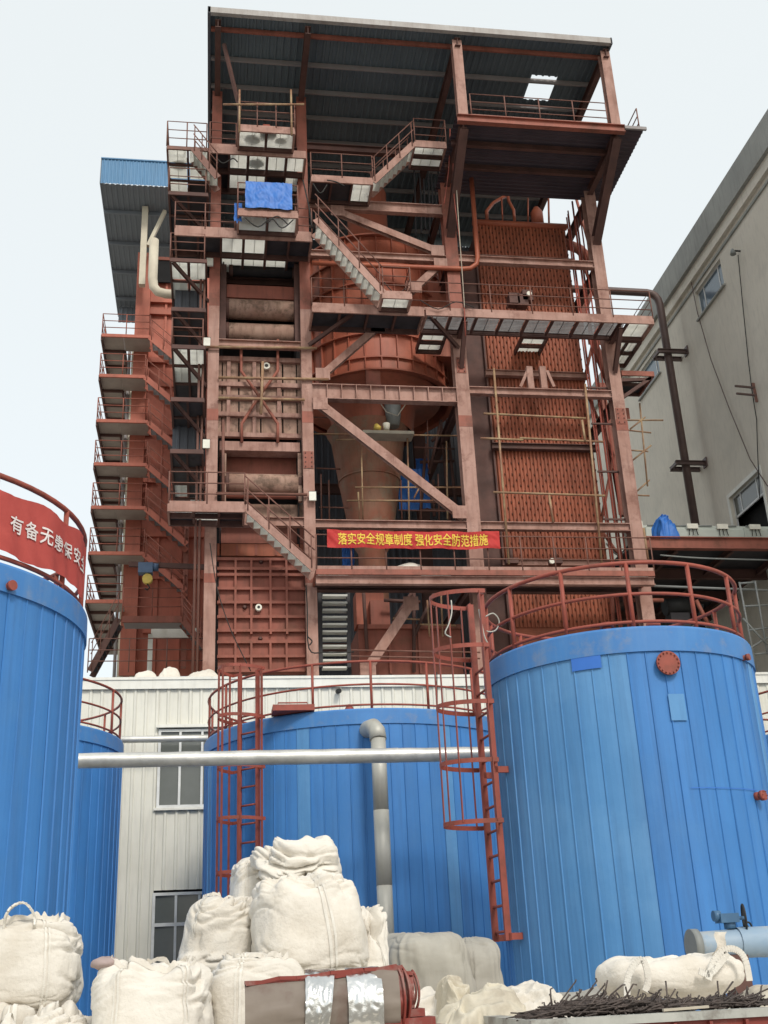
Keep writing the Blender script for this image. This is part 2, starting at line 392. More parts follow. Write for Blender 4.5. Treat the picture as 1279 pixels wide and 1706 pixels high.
for h in holes:
    y0,y1,z0,z1,kd = h; d = CX+.16; f = MB(); t = .06
    f.box(d-.03,d+.03,y0,y1,z0,z0+t); f.box(d-.03,d+.03,y0,y1,z1-t,z1); f.box(d-.03,d+.03,y0,y0+t,z0+t,z1-t); f.box(d-.03,d+.03,y1-t,y1,z0+t,z1-t)
    if kd == 'b':
        for q in (.22, .78): f.box(d-.028,d+.028,y0+(y1-y0)*q-.03,y0+(y1-y0)*q+.03,z0+t,z1-t)
        w_ = f.build('window', 'window_white', cb)
        for qa, qb in ((0,.22),(.22,.78),(.78,1)):
            MB().box(d-.005,d+.005,y0+(y1-y0)*qa+.04,y0+(y1-y0)*qb-.04,z0+t,z1-t).build('pane','glass_blue',w_)
        MB().box(CX-.1,CX-.003,y0-.1,y1+.1,z0-.08,z0-.004).build('sill','concrete_band',w_)
    else:
        f.box(d-.028,d+.028,y0+t,y1-t,17.62,17.70)
        for q in (.24, .76): f.box(d-.026,d+.026,y0+(y1-y0)*q-.03,y0+(y1-y0)*q+.03,17.7,z1-t)
        w_ = f.build('window', 'window_white', cb)
        for qa, qb in ((0,.24),(.24,.76),(.76,1)):
            MB().box(d-.005,d+.005,y0+(y1-y0)*qa+.04,y0+(y1-y0)*qb-.04,17.7,z1-t).build('pane','glass',w_)
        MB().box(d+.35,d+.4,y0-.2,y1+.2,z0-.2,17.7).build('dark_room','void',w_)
        f2 = MB(); e = .16; f2.box(CX-.03,CX-.002,y0-e,y0-.002,z0,z1+e); f2.box(CX-.03,CX-.002,y1+.002,y1+e,z0,z1+e); f2.box(CX-.03,CX-.002,y0,y1,z1+.002,z1+e)
        f2.build('surround','white_trim',w_)
# steam pipe clipped to the wall
YP = atX(1122, 640, 19.3).y
zt = at(1060, 487, YP).z
pts = [(13.2, YP, zt+.05), (18.75, YP, zt)] + [(18.75+.5*math.sin(a), YP, zt-.5+.5*math.cos(a)) for a in (.4,.8,1.2)] + [(19.27, YP, zt-.6), (19.27, YP, 15.5)]
bp = thing('steam_pipe', 'brown pipe that bends down and runs along the concrete wall', 'pipe', (19.27, YP, 15.5))
MB().tube(pts, .17, 14).build('pipe_run', 'brown_pipe', bp)
for py in (562, 786):
    z = atX(1135, py, 19.3).z
    br = MB(); br.ib((18.7,YP-.3,z),(20,YP-.3,z),.14,.18,.02); br.ib((18.7,YP+.3,z-.02),(20,YP+.3,z-.02),.14,.18,.02); br.bar((18.75,YP-.3,z-.01),(18.75,YP+.3,z-.01),.1,.12)
    br.box(19.95,19.997,YP-.5,YP-.15,z-.2,z+.2)
    br.build('bracket', 'brown_pipe', bp)
# cables and a bracket on the wall
def cable(name, label, pts, r=.02, mt='cable'):
    return tag(MB().tube(pts, r, 5).build(name, mt), label, 'cable')
p0 = atX(1230, 420, 19.9)
cable('wall_cable', 'dark cable hanging from a lamp bracket down the concrete wall', [atX(x, y, 19.9) for x, y in ((1230,425),(1237,500),(1247,600),(1253,650),(1261,700),(1262,740),(1266,830))])
cable('drip_cable', 'thin brown cable slanting down the concrete wall from the blue window', [atX(x, y, 19.92) for x, y in ((1148,450),(1162,520),(1185,600),(1215,680),(1250,765),(1279,810))], .02, 'brown_pipe')
t = thing('wall_lamp', 'small dark lamp bracket high on the concrete wall', 'lamp', p0)
MB().bar(p0+Vector((.1,0,.05)), p0+Vector((-.25,0,.05)), .05, .05).build('bracket', 'black', t)
MB().tube([p0+Vector((-.22,0,.12)), p0+Vector((-.22,0,.02)), p0+Vector((-.22,0,-.12))], [.05,.09,.12], 10).build('shade', 'grey_pipe', t)
p0 = atX(1255, 650, 19.9)
t = thing('cable_bracket', 'rusty two-arm bracket sticking out of the concrete wall', 'bracket', p0)
for dz in (.1, -.22): MB().bar(p0+Vector((.1,0,dz)), p0+Vector((-.75,-.1,dz)), .06, .07).build('arm', 'brown_pipe', t)
MB().bar(p0+Vector((.06,0,.3)), p0+Vector((.06,0,-.5)), .12, .06).build('back_plate', 'rail_brown', t)

# ================================================================ blue tanks
def tank(name, label, cx, cy, R, H, npan, faded=lambda i, a: False, nposts=14, rh=1.0, band=.36, rail_r=.033, base=True):
    T = thing(name, label, 'tank', (cx, cy, 0))
    MB().lathe(cx, cy, [(R-.03, 0), (R-.03, H-.02)], 64).build('shell', 'tank_patch', T)
    dth = 2*PI/npan; b = MB(); ns = 3; rr = [R, R]
    pr = [(dth*.0, R), (dth*.03, R+.016), (dth*.075, R+.016), (dth*.10, R+.001)] + [(dth*(.1+.895*i/ns), R+(.006*math.sin(PI*i/ns))) for i in range(1, ns+1)]
    n = len(pr); hz = H-band+.05
    b.add([(r*math.cos(a), r*math.sin(a), z) for z in (0, hz) for a, r in pr], [(i, i+1, n+i+1, n+i) for i in range(n-1)])
    me = b.mesh('panel', None); me.materials.append(M['tank_blue'])
    ca = math.atan2(-cy, -cx)
    for i in range(npan):
        a = i*dth; rel = (a-ca+PI) % (2*PI)-PI
        o = put('panel', me, T, (cx, cy, random.uniform(-.004,.004)), (0, 0, a))
        o.scale.x = o.scale.y = 1+random.uniform(-.0008,.0012)
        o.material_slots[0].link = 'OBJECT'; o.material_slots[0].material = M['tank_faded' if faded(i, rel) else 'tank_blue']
    MB().lathe(cx, cy, [(R-.01, H-band), (R+.035, H-band)], 96).lathe(cx, cy, [(R+.035, H-band), (R+.03, H-.02)], 96).lathe(cx, cy, [(R+.03, H-.02), (R+.012, H+.012)], 96).lathe(cx, cy, [(R+.012, H+.012), (R-.12, H+.022)], 96).build('top_band', 'tank_band', T)
    MB().lathe(cx, cy, [(R-.08, H+.01), (R*.5, H+.10), (.01, H+.2)], 48).build('roof', 'tank_band', T)
    rR = R-.06
    for lv in ((rh, rh*.52, .1) if base else (rh, rh*.52)):
        MB().tube([(cx+rR*math.cos(2*PI*i/72), cy+rR*math.sin(2*PI*i/72), H+lv) for i in range(72)], rail_r*(1 if lv == rh else .8), 8, True).build('guard_rail', 'rail_red', T)
    for i in range(nposts):
        a = 2*PI*(i+.35)/nposts; post(T, (cx+rR*math.cos(a), cy+rR*math.sin(a), H-.02), rh+.02, rail_r, 'rail_red')
    return T
def tank_ladder(T, cx, cy, R, H, a, zb, zc, rungs=.34, wl=.26, cr=.46, cd=.78, hoops=5, up=1.0, flat=.05):
    n = Vector((math.cos(a), math.sin(a), 0)); t = Vector((-math.sin(a), math.cos(a), 0)); c = Vector((cx, cy, 0)) + n*(R+.2)
    L = MB().bar(c-t*wl+Vector((0,0,zb)), c-t*wl+Vector((0,0,H+up)), flat, flat*1.8, n)
    L.bar(c+t*wl+Vector((0,0,zb)), c+t*wl+Vector((0,0,H+up)), flat, flat*1.8, n)
    ld = L.build('ladder', 'rail_red', T)
    z = zb+.12
    k = ('rung', wl)
    while z < H+.2:
        MB().tube([c-t*wl+Vector((0,0,z)), c+t*wl+Vector((0,0,z))], .02, 6).build('rung', 'rail_red', ld); z += rungs
    z = zb+.05
    while z < H:
        br = MB()
        for s in (-1, 1): br.bar(c+t*wl*s+Vector((0,0,z)), c+t*wl*s-n*.21+Vector((0,0,z)), .05, .09)
        br.build('standoff', 'rail_red', ld); z += 2.3
    cg = MB()
    def hp(phi, zz): return c + t*(-cr*math.cos(phi)) + n*(cd*math.sin(phi)*.95) + Vector((0,0,zz))
    for i in range(5):
        ph = PI*(.04+.92*i/4); cg.bar(hp(ph, zc), hp(ph, H+up), .012, .05, t)
    cage = cg.build('safety_cage', 'rail_red', T)
    for i in range(hoops):
        zz = zc+(H+up-zc)*i/(hoops-1); h_ = MB()
        ps = [hp(PI*k/20, zz) for k in range(21)]
        for p, q in zip(ps, ps[1:]): h_.bar(p, q, .012, .065)
        h_.bar(hp(0,zz), c-t*wl+Vector((0,0,zz)), .012, .06); h_.bar(hp(PI,zz), c+t*wl+Vector((0,0,zz)), .012, .06)
        h_.build('hoop', 'rail_red', cage)
def flange(T, cx, cy, R, px, py, r, name='manhole_cover', d=.1, bolts=16):
    ray_ = _ray(px, py); u = Vector((ray_.x, ray_.y)); s = u.length; u /= s; cc = Vector((cx, cy))
    bb = u.dot(cc); tt = bb-math.sqrt(max(0, R*R-(cc.length_squared-bb*bb))); p = Vector((u.x*tt, u.y*tt, 1.6+ray_.z/s*tt))
    n = Vector((p.x-cx, p.y-cy, 0)).normalized()
    o = MB().tube([p-n*.02, p+n*d*.6, p+n*d*.6], [r*.8, r*.8, r*.8], 24).tube([p+n*d*.6, p+n*d], r, 28).build(name, 'rail_red', T)
    if bolts:
        tt_ = Vector((-n.y, n.x, 0)); 
        for k in range(bolts):
            a = 2*PI*k/bolts; q = p+(tt_*math.cos(a)+Vector((0,0,1))*math.sin(a))*r*.86
            MB().tube([q+n*d, q+n*(d+.025)], r*.07, 6).build('bolt', 'rail_red', o)
    return p, n
# right tank
rx, ry, RR, RH = 6.324, 16.853, 2.069, 6.07
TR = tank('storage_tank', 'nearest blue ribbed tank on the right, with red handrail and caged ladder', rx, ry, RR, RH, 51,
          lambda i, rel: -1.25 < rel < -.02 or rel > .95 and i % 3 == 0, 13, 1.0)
tank_ladder(TR, rx, ry, RR, RH, rad(186), 2.02, 3.62, .345)
flange(TR, rx, ry, RR, 1110, 1107, .17)
flange(TR, rx, ry, RR, 1236, 1097, .05, 'nozzle', .12, 0); flange(TR, rx, ry, RR, 1259, 1327, .07, 'nozzle', .14, 6)
def patch(T, cx, cy, R, box, mt, name='patch_sheet'):
    x0, y0, x1, y1 = box
    def hit(px, py):
        r = _ray(px, py); u = Vector((r.x, r.y)); s = u.length; u /= s; cc = Vector((cx, cy)); bb = u.dot(cc)
        t_ = bb-math.sqrt(max(0, R*R-(cc.length_squared-bb*bb))); return math.atan2(u.y*t_-cy, u.x*t_-cx), 1.6+r.z/s*t_
    a0, z1 = hit(x0, y0); a1, z0 = hit(x1, y1)
    MB().grid(lambda u, v: (cx+R*math.cos(a0+(a1-a0)*u), cy+R*math.sin(a0+(a1-a0)*u), z0+(z1-z0)*v), 6, 1).build(name, mt, T)
patch(TR, rx, ry, RR+.03, (948, 1068, 1003, 1112), 'tank_patch')
patch(TR, rx, ry, RR+.03, (1113, 1156, 1146, 1200), 'tank_faded')
patch(TR, rx, ry, RR+.026, (1152, 1313, 1262, 1316), 'tank_patch', 'seam_strip')
for px, py in ((1000, 1049), (1122, 1050)):
    r = _ray(px, py); p = atZ(px, py-6, RH+.25); p = Vector((rx-.5+(px-1000)*.006, ry-1.2, RH+.05))
    MB().tube([p, p+Vector((0,0,.22))], .07, 12).tube([p+Vector((0,0,.2)), p+Vector((0,0,.26))], .11, 14).build('vent_nozzle', 'rail_red', TR)
# left tank with the slogan banner
lx, ly, LR, LH = -4.068, 13.396, 2.509, 5.83
TL = tank('storage_tank', 'blue ribbed tank at the left edge under a red slogan banner', lx, ly, LR, LH, 62, lambda i, rel: False, 13, 1.02, .3)
flange(TL, lx, ly, LR, 12, 978, .055, 'nozzle', .1, 0)
# middle tank and the one behind the left tank, the one behind the right tank
mx, my, MR, MH = 3.34, 25.785, 3.513, 6.63
TM = tank('storage_tank', 'wide blue ribbed tank in the middle behind the white bulk bags', mx, my, MR, MH, 82, lambda i, rel: i % 11 == 0, 18, 1.0, .3, .028)
tank_ladder(TM, mx, my, MR, MH, rad(225), 1.2, 2.6, .36, .25, .45, .8, 6)
b = MB().box(-.42, .42, -.3, .3, 0, .12); o = b.build('roof_hatch', 'rail_red', TM); o.location = Vector((ax(488, 1182, 22.75), 22.75, MH+.03))-TM.location
MB().tube([(-.3,0,.12),(-.3,0,.22),(.3,0,.22),(.3,0,.12)], .015, 6).build('handle', 'rail_red', o)
p = at(582, 1176, 23.2); MB().tube([(p.x,p.y,MH),(p.x,p.y,MH+.2),(p.x,p.y,MH+.3)], [.1,.1,.05], 12).build('vent_nozzle', 'rail_red', TM)
TB = tank('storage_tank', 'blue ribbed tank half hidden behind the left tank, before the white wall', -4.788, 25.555, 2.799, 6.67, 64, lambda i, rel: False, 14, 1.0, .3, .028)
TF = tank('storage_tank', 'sliver of a blue tank at the right edge, behind the nearest one', 14.9, 25.6, 2.3, 6.45, 54, lambda i, rel: False, 12, 1.0, .3, .028)
# insulated pipes between the tanks
PY = 20.2; z = az(470, 1261, PY)
hp_ = thing('insulated_pipe', 'long silver foil-clad pipe running level across in front of the middle tank', 'pipe', (2, PY, z))
xs = [-6.2, -3.6, -1.2, 1.0, 3.3, 5.6, 8.4]
for i, (a, b_) in enumerate(zip(xs, xs[1:])):
    r = .128+.004*(i % 2)
    MB().grid(lambda u, v: (a+(b_-a)*u, PY+(r+.006*noise.noise((u*6+i*9, v*5, 3)))*math.cos(2*PI*v), z-.01*i*.3+(r+.006*noise.noise((u*6+i*9, v*5, 3)))*math.sin(2*PI*v)), 30, 24).build('cladding_sleeve', 'foil_pipe', hp_)
vp = thing('insulated_pipe', 'silver clad pipe dropping from an elbow on the front of the middle tank', 'pipe')
p = at(626, 1222, 21.6); x = ax(640, 1420, 21.6)-.02; q0 = at(607, 1213, 22.3)
vp.location = (x, 21.6, 0)
ang = [(0, 22.6), (.0, 22.2)]
e = MB().tube([(x-.12, 22.7, p.z+.2), (x-.1, 22.2, p.z+.22), (x-.05, 21.85, p.z+.18), (x-.01, 21.66, p.z+.06), (x, 21.6, p.z-.12)], .165, 18).build('elbow', 'pipe_grey', vp)
zz = p.z-.1; i = 0
while zz > 0:
    z2 = max(0, zz-1.35); MB().tube([(x, 21.6, zz), (x, 21.6, z2+.003)], .145+.003*(i % 2), 20).build('cladding_sleeve', 'pipe_grey', vp); zz = z2; i += 1

# ---- lettering
def text_mesh(body, size, thick=.0):
    cu = bpy.data.curves.new('lettering', 'FONT'); cu.body = body; cu.size = size; cu.offset = 0
    cu.align_x = 'CENTER'; cu.align_y = 'CENTER'; cu.resolution_u = 2
    o = bpy.data.objects.new('lettering', cu); COL.objects.link(o)
    dg = bpy.context.evaluated_depsgraph_get(); dg.update()
    me = bpy.data.meshes.new_from_object(o.evaluated_get(dg)); bpy.data.objects.remove(o)
    if not thick: return me
    V = [v.co.copy() for v in me.vertices]; Fs = [tuple(p.vertices) for p in me.polygons]; b = MB()
    for i, (dx, dy) in enumerate(((0,0),(thick,0),(-thick,0),(0,thick),(0,-thick))):
        b.add([(v.x+dx*size, v.y+dy*size, i) for v in V], Fs)
    return b.mesh('lettering', None)
def subdivide_long(me, mx_):
    import bmesh
    bm = bmesh.new(); bm.from_mesh(me)
    for _ in range(3):
        es = [e for e in bm.edges if e.calc_length() > mx_]
        if not es: break
        bmesh.ops.subdivide_edges(bm, edges=es, cuts=1)
    bmesh.ops.triangulate(bm, faces=bm.faces[:]); bm.to_mesh(me); bm.free()
# slogan banner round the left tank's handrail
def lhit(px, py):
    r = _ray(px, py); u = Vector((r.x, r.y)); s = u.length; u /= s; R = LR+.0; cc = Vector((lx, ly)); bb = u.dot(cc)
    t_ = bb-math.sqrt(max(0, R*R-(cc.length_squared-bb*bb))); return math.atan2(u.y*t_-ly, u.x*t_-lx), 1.6+r.z/s*t_
a0, z0 = lhit(25, 899); a4, z4 = lhit(111, 947); step = (a4-a0)/4; zc = LH+.49
bl = thing('slogan_banner', 'faded red banner with white characters tied round the left tank handrail', 'banner', (lx, ly, LH))
def bfold(a, v): return LR-.0+.014*math.sin(a*23)+.012*math.sin(a*51+v*4)*(1-v)+.012*noise.noise((a*30+v*8,v*3,2))
bA, bB = a0-.9, a0+step*7.2
def bz(a, v): return LH+.14+v*.72 - .05*math.sin((a-bA)*9)**2*v + .03*math.sin(a*13)*(1-v)
MB().grid(lambda u, v: ((lambda a: (lx+bfold(a,v)*math.cos(a), ly+bfold(a,v)*math.sin(a), bz(a,v)))(bA+(bB-bA)*u)), 320, 14).build('cloth', 'banner_faded', bl)
for i, ch in enumerate('有备无患保安全'):
    me = text_mesh(ch, step*LR*.92, .016); subdivide_long(me, .03); me.materials.clear(); me.materials.append(M['letter_white'])
    ac = a0+step*i
    for v in me.vertices:
        a = ac+v.co.x/LR; vv = .5+v.co.y/.72; r = bfold(a, vv)+.01+.0012*v.co.z
        v.co = (lx+r*math.cos(a), ly+r*math.sin(a), bz(a, vv))
    put('character', me, bl)

# ================================================================ boiler house steel frame
YC = 33.0; YF = 31.8
C1, C2, C3, C4 = (-.34,.02), (2.75,3.11), (8.0,8.46), (13.5,13.92)
ZB = WZ-.04
def pbox(x0, y0, x1, y1, Y, d):
    xm, ym = (x0+x1)/2, (y0+y1)/2
    return MB().box(ax(x0,ym,Y), ax(x1,ym,Y), Y, Y+d, az(xm,y1,Y), az(xm,y0,Y))
FR = thing('boiler_house_frame', 'tall rust-red steel frame of columns, beams and braces around the boiler', 'steel frame', (6.7, YC, ZB))
def column(x0, x1, y, d, z0, z1, mt='primer', name='column'):
    b = MB(); b.box(x0,x1,y,y+.03,z0,z1); b.box(x0,x1,y+d-.03,y+d,z0,z1); xm=(x0+x1)/2; b.box(xm-.015,xm+.015,y+.03,y+d-.03,z0,z1)
    return b.build(name, mt, FR)
for (a, b_), zt_ in ((C1,32.2),(C2,32.2),(C3,28.6),(C4,28.6)):
    c_ = column(a, b_, YC, .42, ZB, 22.9); column(a, b_, YC, .42, 22.9, zt_, 'primer' if a > 13 else 'primer_red')
    for zj, h in ((18.55,.42),(13.0,.3)):
        MB().box(a-.004,b_+.004,YC-.006,YC-.002,zj,zj+h).build('joint_patch', 'primer_red', c_)
    MB().box(a-.12,b_+.12,YC-.12,YC+.54,ZB+.002,ZB+.04).build('base_plate', 'primer_red', c_)
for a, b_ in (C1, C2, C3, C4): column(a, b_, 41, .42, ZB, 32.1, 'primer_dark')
for a, b_ in (C3, C4):
    xm = (a+b_)/2
    column(xm-.17, xm+.17, 29.8, .3, 28.86, 32.3, 'primer', 'roof_post')
    MB().ib((xm,YC+.1,26.3),(xm,29.95,28.5),.3,.34,.025).build('canopy_strut', 'primer_dark', FR)
def beam(xa, xb, z, h, y=YC+.1, w_=.22, mt='primer', stiff=0):
    o = MB().ib((xa,y,z),(xb,y,z),w_,h,.025).build('beam', mt, FR)
    for i in range(stiff):
        x = xa+(xb-xa)*(i+1)/(stiff+1); MB().box(x-.012,x+.012,y-w_/2+.004,y-.016,z-h/2+.026,z+h/2-.026).build('stiffener', mt, o)
    return o
def pbeam(px, py, bay, h=None, y1=None, **k):
    z = az(px, py, YC)
    xa, xb = bay
    if y1: h = abs(az(px,py-(y1-py),YC)-az(px,y1,YC))
    return beam(xa, xb, z, h or .3, **k)
B12, B23, B34 = (C1[1],C2[0]), (C2[1],C3[0]), (C3[1],C4[0])
pbeam(660, 345, B23, .42)
pbeam(620, 425, B23, .26); pbeam(880, 435, B34, .28)
o = pbeam(640, 655, B23, .56, w_=.3, stiff=9); pbeam(880, 652, B34, .27)
pbeam(640, 873, B23, .27); pbeam(900, 876, B34, .27)
pbeam(640, 975, B23, .36, mt='primer_dark'); pbeam(900, 978, B34, .36, mt='primer_dark')
pbeam(430, 868, B12, .3); pbeam(430, 248, B12, .34, mt='primer_dark'); pbeam(430, 392, B12, .34, mt='primer_dark')
pbeam(430, 572, B12, .26); pbeam(640, 250, B23, .3, mt='primer_dark')
for z in (13.2, 19.8, 25.3, 28.4):
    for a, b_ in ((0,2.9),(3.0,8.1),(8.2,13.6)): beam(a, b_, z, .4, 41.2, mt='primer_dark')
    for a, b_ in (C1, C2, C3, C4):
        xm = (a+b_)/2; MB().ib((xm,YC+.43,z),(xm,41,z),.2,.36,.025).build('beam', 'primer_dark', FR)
def pbrace(p, q, Y, w_=.2, h=.2, mt='primer', name='brace'):
    P, Q = at(*p,Y), at(*q,Y); o = MB().ib(P, Q, w_, h, .02, (0,1,0)).build(name, mt, FR); d = (Q-P).normalized()
    for e, s in ((P,1),(Q,-1)):
        c = e+d*s*.22; g = MB().box(c.x-.24,c.x+.24,Y-h/2-.02,Y-h/2-.006,c.z-.22,c.z+.22).build('gusset_plate', mt, o)
    return o
pbrace((525,668),(774,862), YC-.02, .3,.2); pbrace((530,632),(636,540), YC+.06,.24,.2)
pbrace((553,350),(738,424), YC+.06,.26,.2); pbrace((684,487),(740,436), YC+.06,.26,.2)
pbrace((606,1124),(690,998), YC+.3,.3,.22)
pbrace((1000,440),(945,600), YC+3,.24,.2,'primer_red'); pbrace((985,560),(1040,700), YC+1.2,.24,.2,'primer_red')
pbrace((1040,860),(1000,640), YC+4,.26,.2,'primer_red')
pbrace((1078,1040),(1062,975), YC+1.2,.2,.2)
for px in (884, 906):       # short paired stools that carry the tube wall
    o = pbox(px-5,610,px+5,646,YC+.02,.2).build('stool', 'primer', FR)
    sgn = -1 if px < 895 else 1; MB().bar(at(px+sgn*5,618,YC+.1), at(px+sgn*17,645,YC+.1), .1,.1).build('stool_strut', 'primer', o)
# added rear sheets: they block the sky so the bays look dark
rc = thing('rear_sky_block', 'added dark ribbed sheet wall blocking the sky behind the boiler house', 'wall', (6, 42, ZB))
k = 0; x = .05
def ribsheet(w_, h, n, axis='x', dep=.04):
    kk = ('rs', round(w_,2), round(h,2), n, axis, dep)
    if kk not in _cache:
        pr = []
        for i in range(n):
            q = w_/n; xx = q*i; pr += [(xx,0),(xx+q*.5,0),(xx+q*.6,-dep),(xx+q*.85,-dep),(xx+q*.95,0)]
        pr.append((w_+.012,-.003)); m_ = len(pr)
        if axis == 'z': vs = [(a,c,0) for a,c in pr]+[(a,c,h) for a,c in pr]
        elif axis == 'y': vs = [(a,0,c) for a,c in pr]+[(a,h,c) for a,c in pr]
        else: vs = [(0,a,c) for a,c in pr]+[(h,a,c) for a,c in pr]
        _cache[kk] = MB().add(vs, [(i,i+1,m_+i+1,m_+i) for i in range(m_-1)])
    return _cache[kk]
for k in range(12):
    put('sheet', ribsheet(1.02, 23.2, 4, 'z').mesh('sheet','cladding_dark'), rc, (.05+1.02*k, 42, ZB))

put('sheet', ribsheet(1.02, 5.2, 4, 'z').mesh('sheet','cladding_dark'), rc, (.05+1.02*12, 42.003, 27.1))  # extra sheet darkens a bright sky gap
# ---- top roof
RZ = 32.5
rf = thing('roof_canopy', 'dark corrugated sheet roof over the top of the boiler house', 'roof', (6.7, 29.7, RZ))
h0 = atZ(872, 166, RZ); h1 = atZ(912, 128, RZ); hx0, hx1, hy0, hy1 = min(h0.x,h1.x), max(h0.x,h1.x), min(h0.y,h1.y), max(h0.y,h1.y)
SW = 1.0; k = 0; x = hx0
while x > -.45: x -= SW
sheets = []
while x < 13.85:
    xa, xb = max(x,-.42), min(x+SW, 13.85)
    if xb-xa > .1:
        segs = [(29.62, hy0), (hy1, 42.2)] if (x > hx0-.05 and x+SW < hx0+2.05 and x < hx1-.2) else [(29.62, 42.2)]
        for a, b_ in segs:
            put('roof_sheet', ribsheet(xb-xa, b_-a, max(1,round(4*(xb-xa))), 'y').mesh('roof_sheet','roof_sheet'), rf, (xa, a, RZ+.05))
    x += SW
MB().box(-.5,13.9,29.5,29.66,RZ-.1,RZ+.14).build('gutter','gutter',rf)
MB().box(-.52,-.42,29.5,42.3,RZ-.12,RZ+.16).build('verge_trim','cladding_dark',rf)
MB().box(13.86,13.92,29.5,42.3,RZ-.12,RZ+.16).build('verge_trim','cladding_dark',rf)
for i in range(9):
    y = 30.25+i*1.35; MB().box(-.4,13.84,y-.04,y+.04,RZ-.18,RZ-.002).build('purlin', 'primer_red' if i == 0 else 'purlin', rf)
for a, b_ in (C1,C2,C3,C4):
    xm = (a+b_)/2; MB().ib((xm,29.7,RZ-.36),(xm,42,RZ-.36),.2,.34,.02).build('rafter','primer_dark',rf)
b = MB().bar((.05,30.4,31.9),(.62,31.0,29.6),.1,.12); b.build('knee_brace','primer_dark',rf)
# gable sheet over the left top edge
# ---- lower canopy deck on the right
KZ = 28.82
kc = thing('lower_canopy', 'red-brown canopy deck with railing projecting below the top roof', 'canopy', (11, 29.7, KZ))
MB().ib((7.98,29.72,KZ-.16),(13.95,29.72,KZ-.16),.2,.3,.025).build('edge_beam','primer_red',kc)
MB().box(13.96,14.75,29.66,29.74,KZ-.14,KZ-.02).build('edge_trim','purlin',kc)
for k in range(4):
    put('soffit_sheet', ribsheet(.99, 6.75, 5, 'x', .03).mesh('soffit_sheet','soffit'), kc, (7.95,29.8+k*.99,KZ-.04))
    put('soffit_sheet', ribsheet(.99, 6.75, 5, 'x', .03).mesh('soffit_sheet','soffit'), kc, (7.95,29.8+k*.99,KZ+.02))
for y in (30.9,32.1): MB().ib((8.0,y,KZ-.2),(13.9,y,KZ-.2),.14,.2,.02).build('joist','primer_dark',kc)
for xm in (8.23,13.71): MB().ib((xm,29.85,KZ-.26),(xm,33,KZ-.26),.2,.3,.02).build('side_beam','primer_dark',kc)
railing(kc, [(8.5,29.75,KZ),(13.4,29.75,KZ)], 1.0, sp=1.1)
railing(kc, [(14.6,29.9,KZ),(14.6,33.4,KZ)], 1.0, sp=1.1, toe=False)

# ================================================================ walkways and stairs
def plat(label, loc, name='walkway'): return thing(name, label, 'walkway', loc)
Z_A, Z_B, Z_C, Z_D, Z_E = 28.65, 25.12, 22.3, 15.08, 13.02
# level A (top left)
A1 = plat('topmost small platform with red rails under the roof, at the upper left', (1.5,YF,Z_A))
deck(A1, .57,2.5, 30.75,YF-.06, Z_A, 2, 1, 'g'); deck(A1, -.39,2.96, YF,34.0, Z_A-.02, 5, 2, 'pggggpggpg', .3, 'primer')
railing(A1, [(.57,YF,Z_A),(.57,30.78,Z_A),(2.5,30.78,Z_A),(2.5,YF,Z_A)], 1.1, sp=.7, mt='rail_brown')
railing(A1, [(-.39,YF+.02,Z_A),(.52,YF+.02,Z_A)], 1.05)
for px in (399, 486):
    p = at(px, 212, 30.72); MB().tube([(p.x,30.7,Z_A-.3),(p.x,30.7,az(px,150,30.7))], .035, 8).build('scaffold_pole','scaffold',A1)
MB().tube([at(372,174,30.66),at(507,174,30.66)], .035, 8).build('scaffold_pole','scaffold',A1)
p = at(444,203,30.95)
t = thing('hand_winch', 'small red and white winch left on the topmost platform', 'winch', (p.x,p.y,Z_A+.0))
MB().tube([(p.x-.12,p.y,Z_A+.16),(p.x+.12,p.y,Z_A+.16)], .13, 14).build('drum','rail_red',t)
MB().tube([(p.x+.13,p.y,Z_A+.14),(p.x+.33,p.y,Z_A+.14)], .1, 12).build('motor','ring_white',t)
MB().box(p.x-.2,p.x+.36,p.y-.14,p.y+.14,Z_A+.002,Z_A+.04).build('base','black',t)
# upper right decks
A2 = plat('upper walkway left of the top stair, in front of the cyclone top', (4.1,YF,27.55))
deck(A2, 3.12,5.3, YF,33.0, 27.55, 3, 1, 'ppg'); railing(A2, [(3.12,YF+.02,27.55),(5.3,YF+.02,27.55)], 1.08, sp=1.0)
A3 = plat('highest landing at the head of the top stair beside the canopy', (7.4,YF,29.35))
deck(A3, 6.86,8.05, YF,33.05, 29.35, 1, 2, 'g'); railing(A3, [(6.9,YF+.02,29.35),(8.05,YF+.02,29.35),(8.05,33,29.35)], 1.1, sp=.8)
S1 = thing('staircase', 'top stair climbing to the right under the roof', 'staircase', (5.3,YF,27.5))
stair(S1, (5.3,27.5),(6.86,29.3), YF+.02, YF+.8, (0,1))
# level B with the blue tarp
Bk = plat('upper left walkway hung with a blue tarp, gratings seen from below', (1.2,YF,Z_B))
deck(Bk, .57,2.55, 30.7,YF-.06, Z_B, 2, 1, 'g'); deck(Bk, -1.5,3.1, YF,34.2, Z_B-.02, 6, 2, 'ppggppppgggp', .28)
railing(Bk, [(.57,YF,Z_B),(.57,30.73,Z_B),(2.55,30.73,Z_B),(2.55,YF,Z_B)], 1.15, sp=.8)
railing(Bk, [(-1.5,YF+.02,Z_B),(.5,YF+.02,Z_B)], 1.08, sp=1.0); railing(Bk, [(2.6,YF+.02,Z_B),(3.1,YF+.02,Z_B)], 1.08)
S2 = thing('staircase', 'stair with bright treads descending right across the cyclone', 'staircase', (3.15,YF,Z_B))
xb, zb_ = ax(632,492,YF), Z_C
stair(S2, (3.15,Z_B),(xb,Z_C+.02), 30.95, 31.75, (0,1))
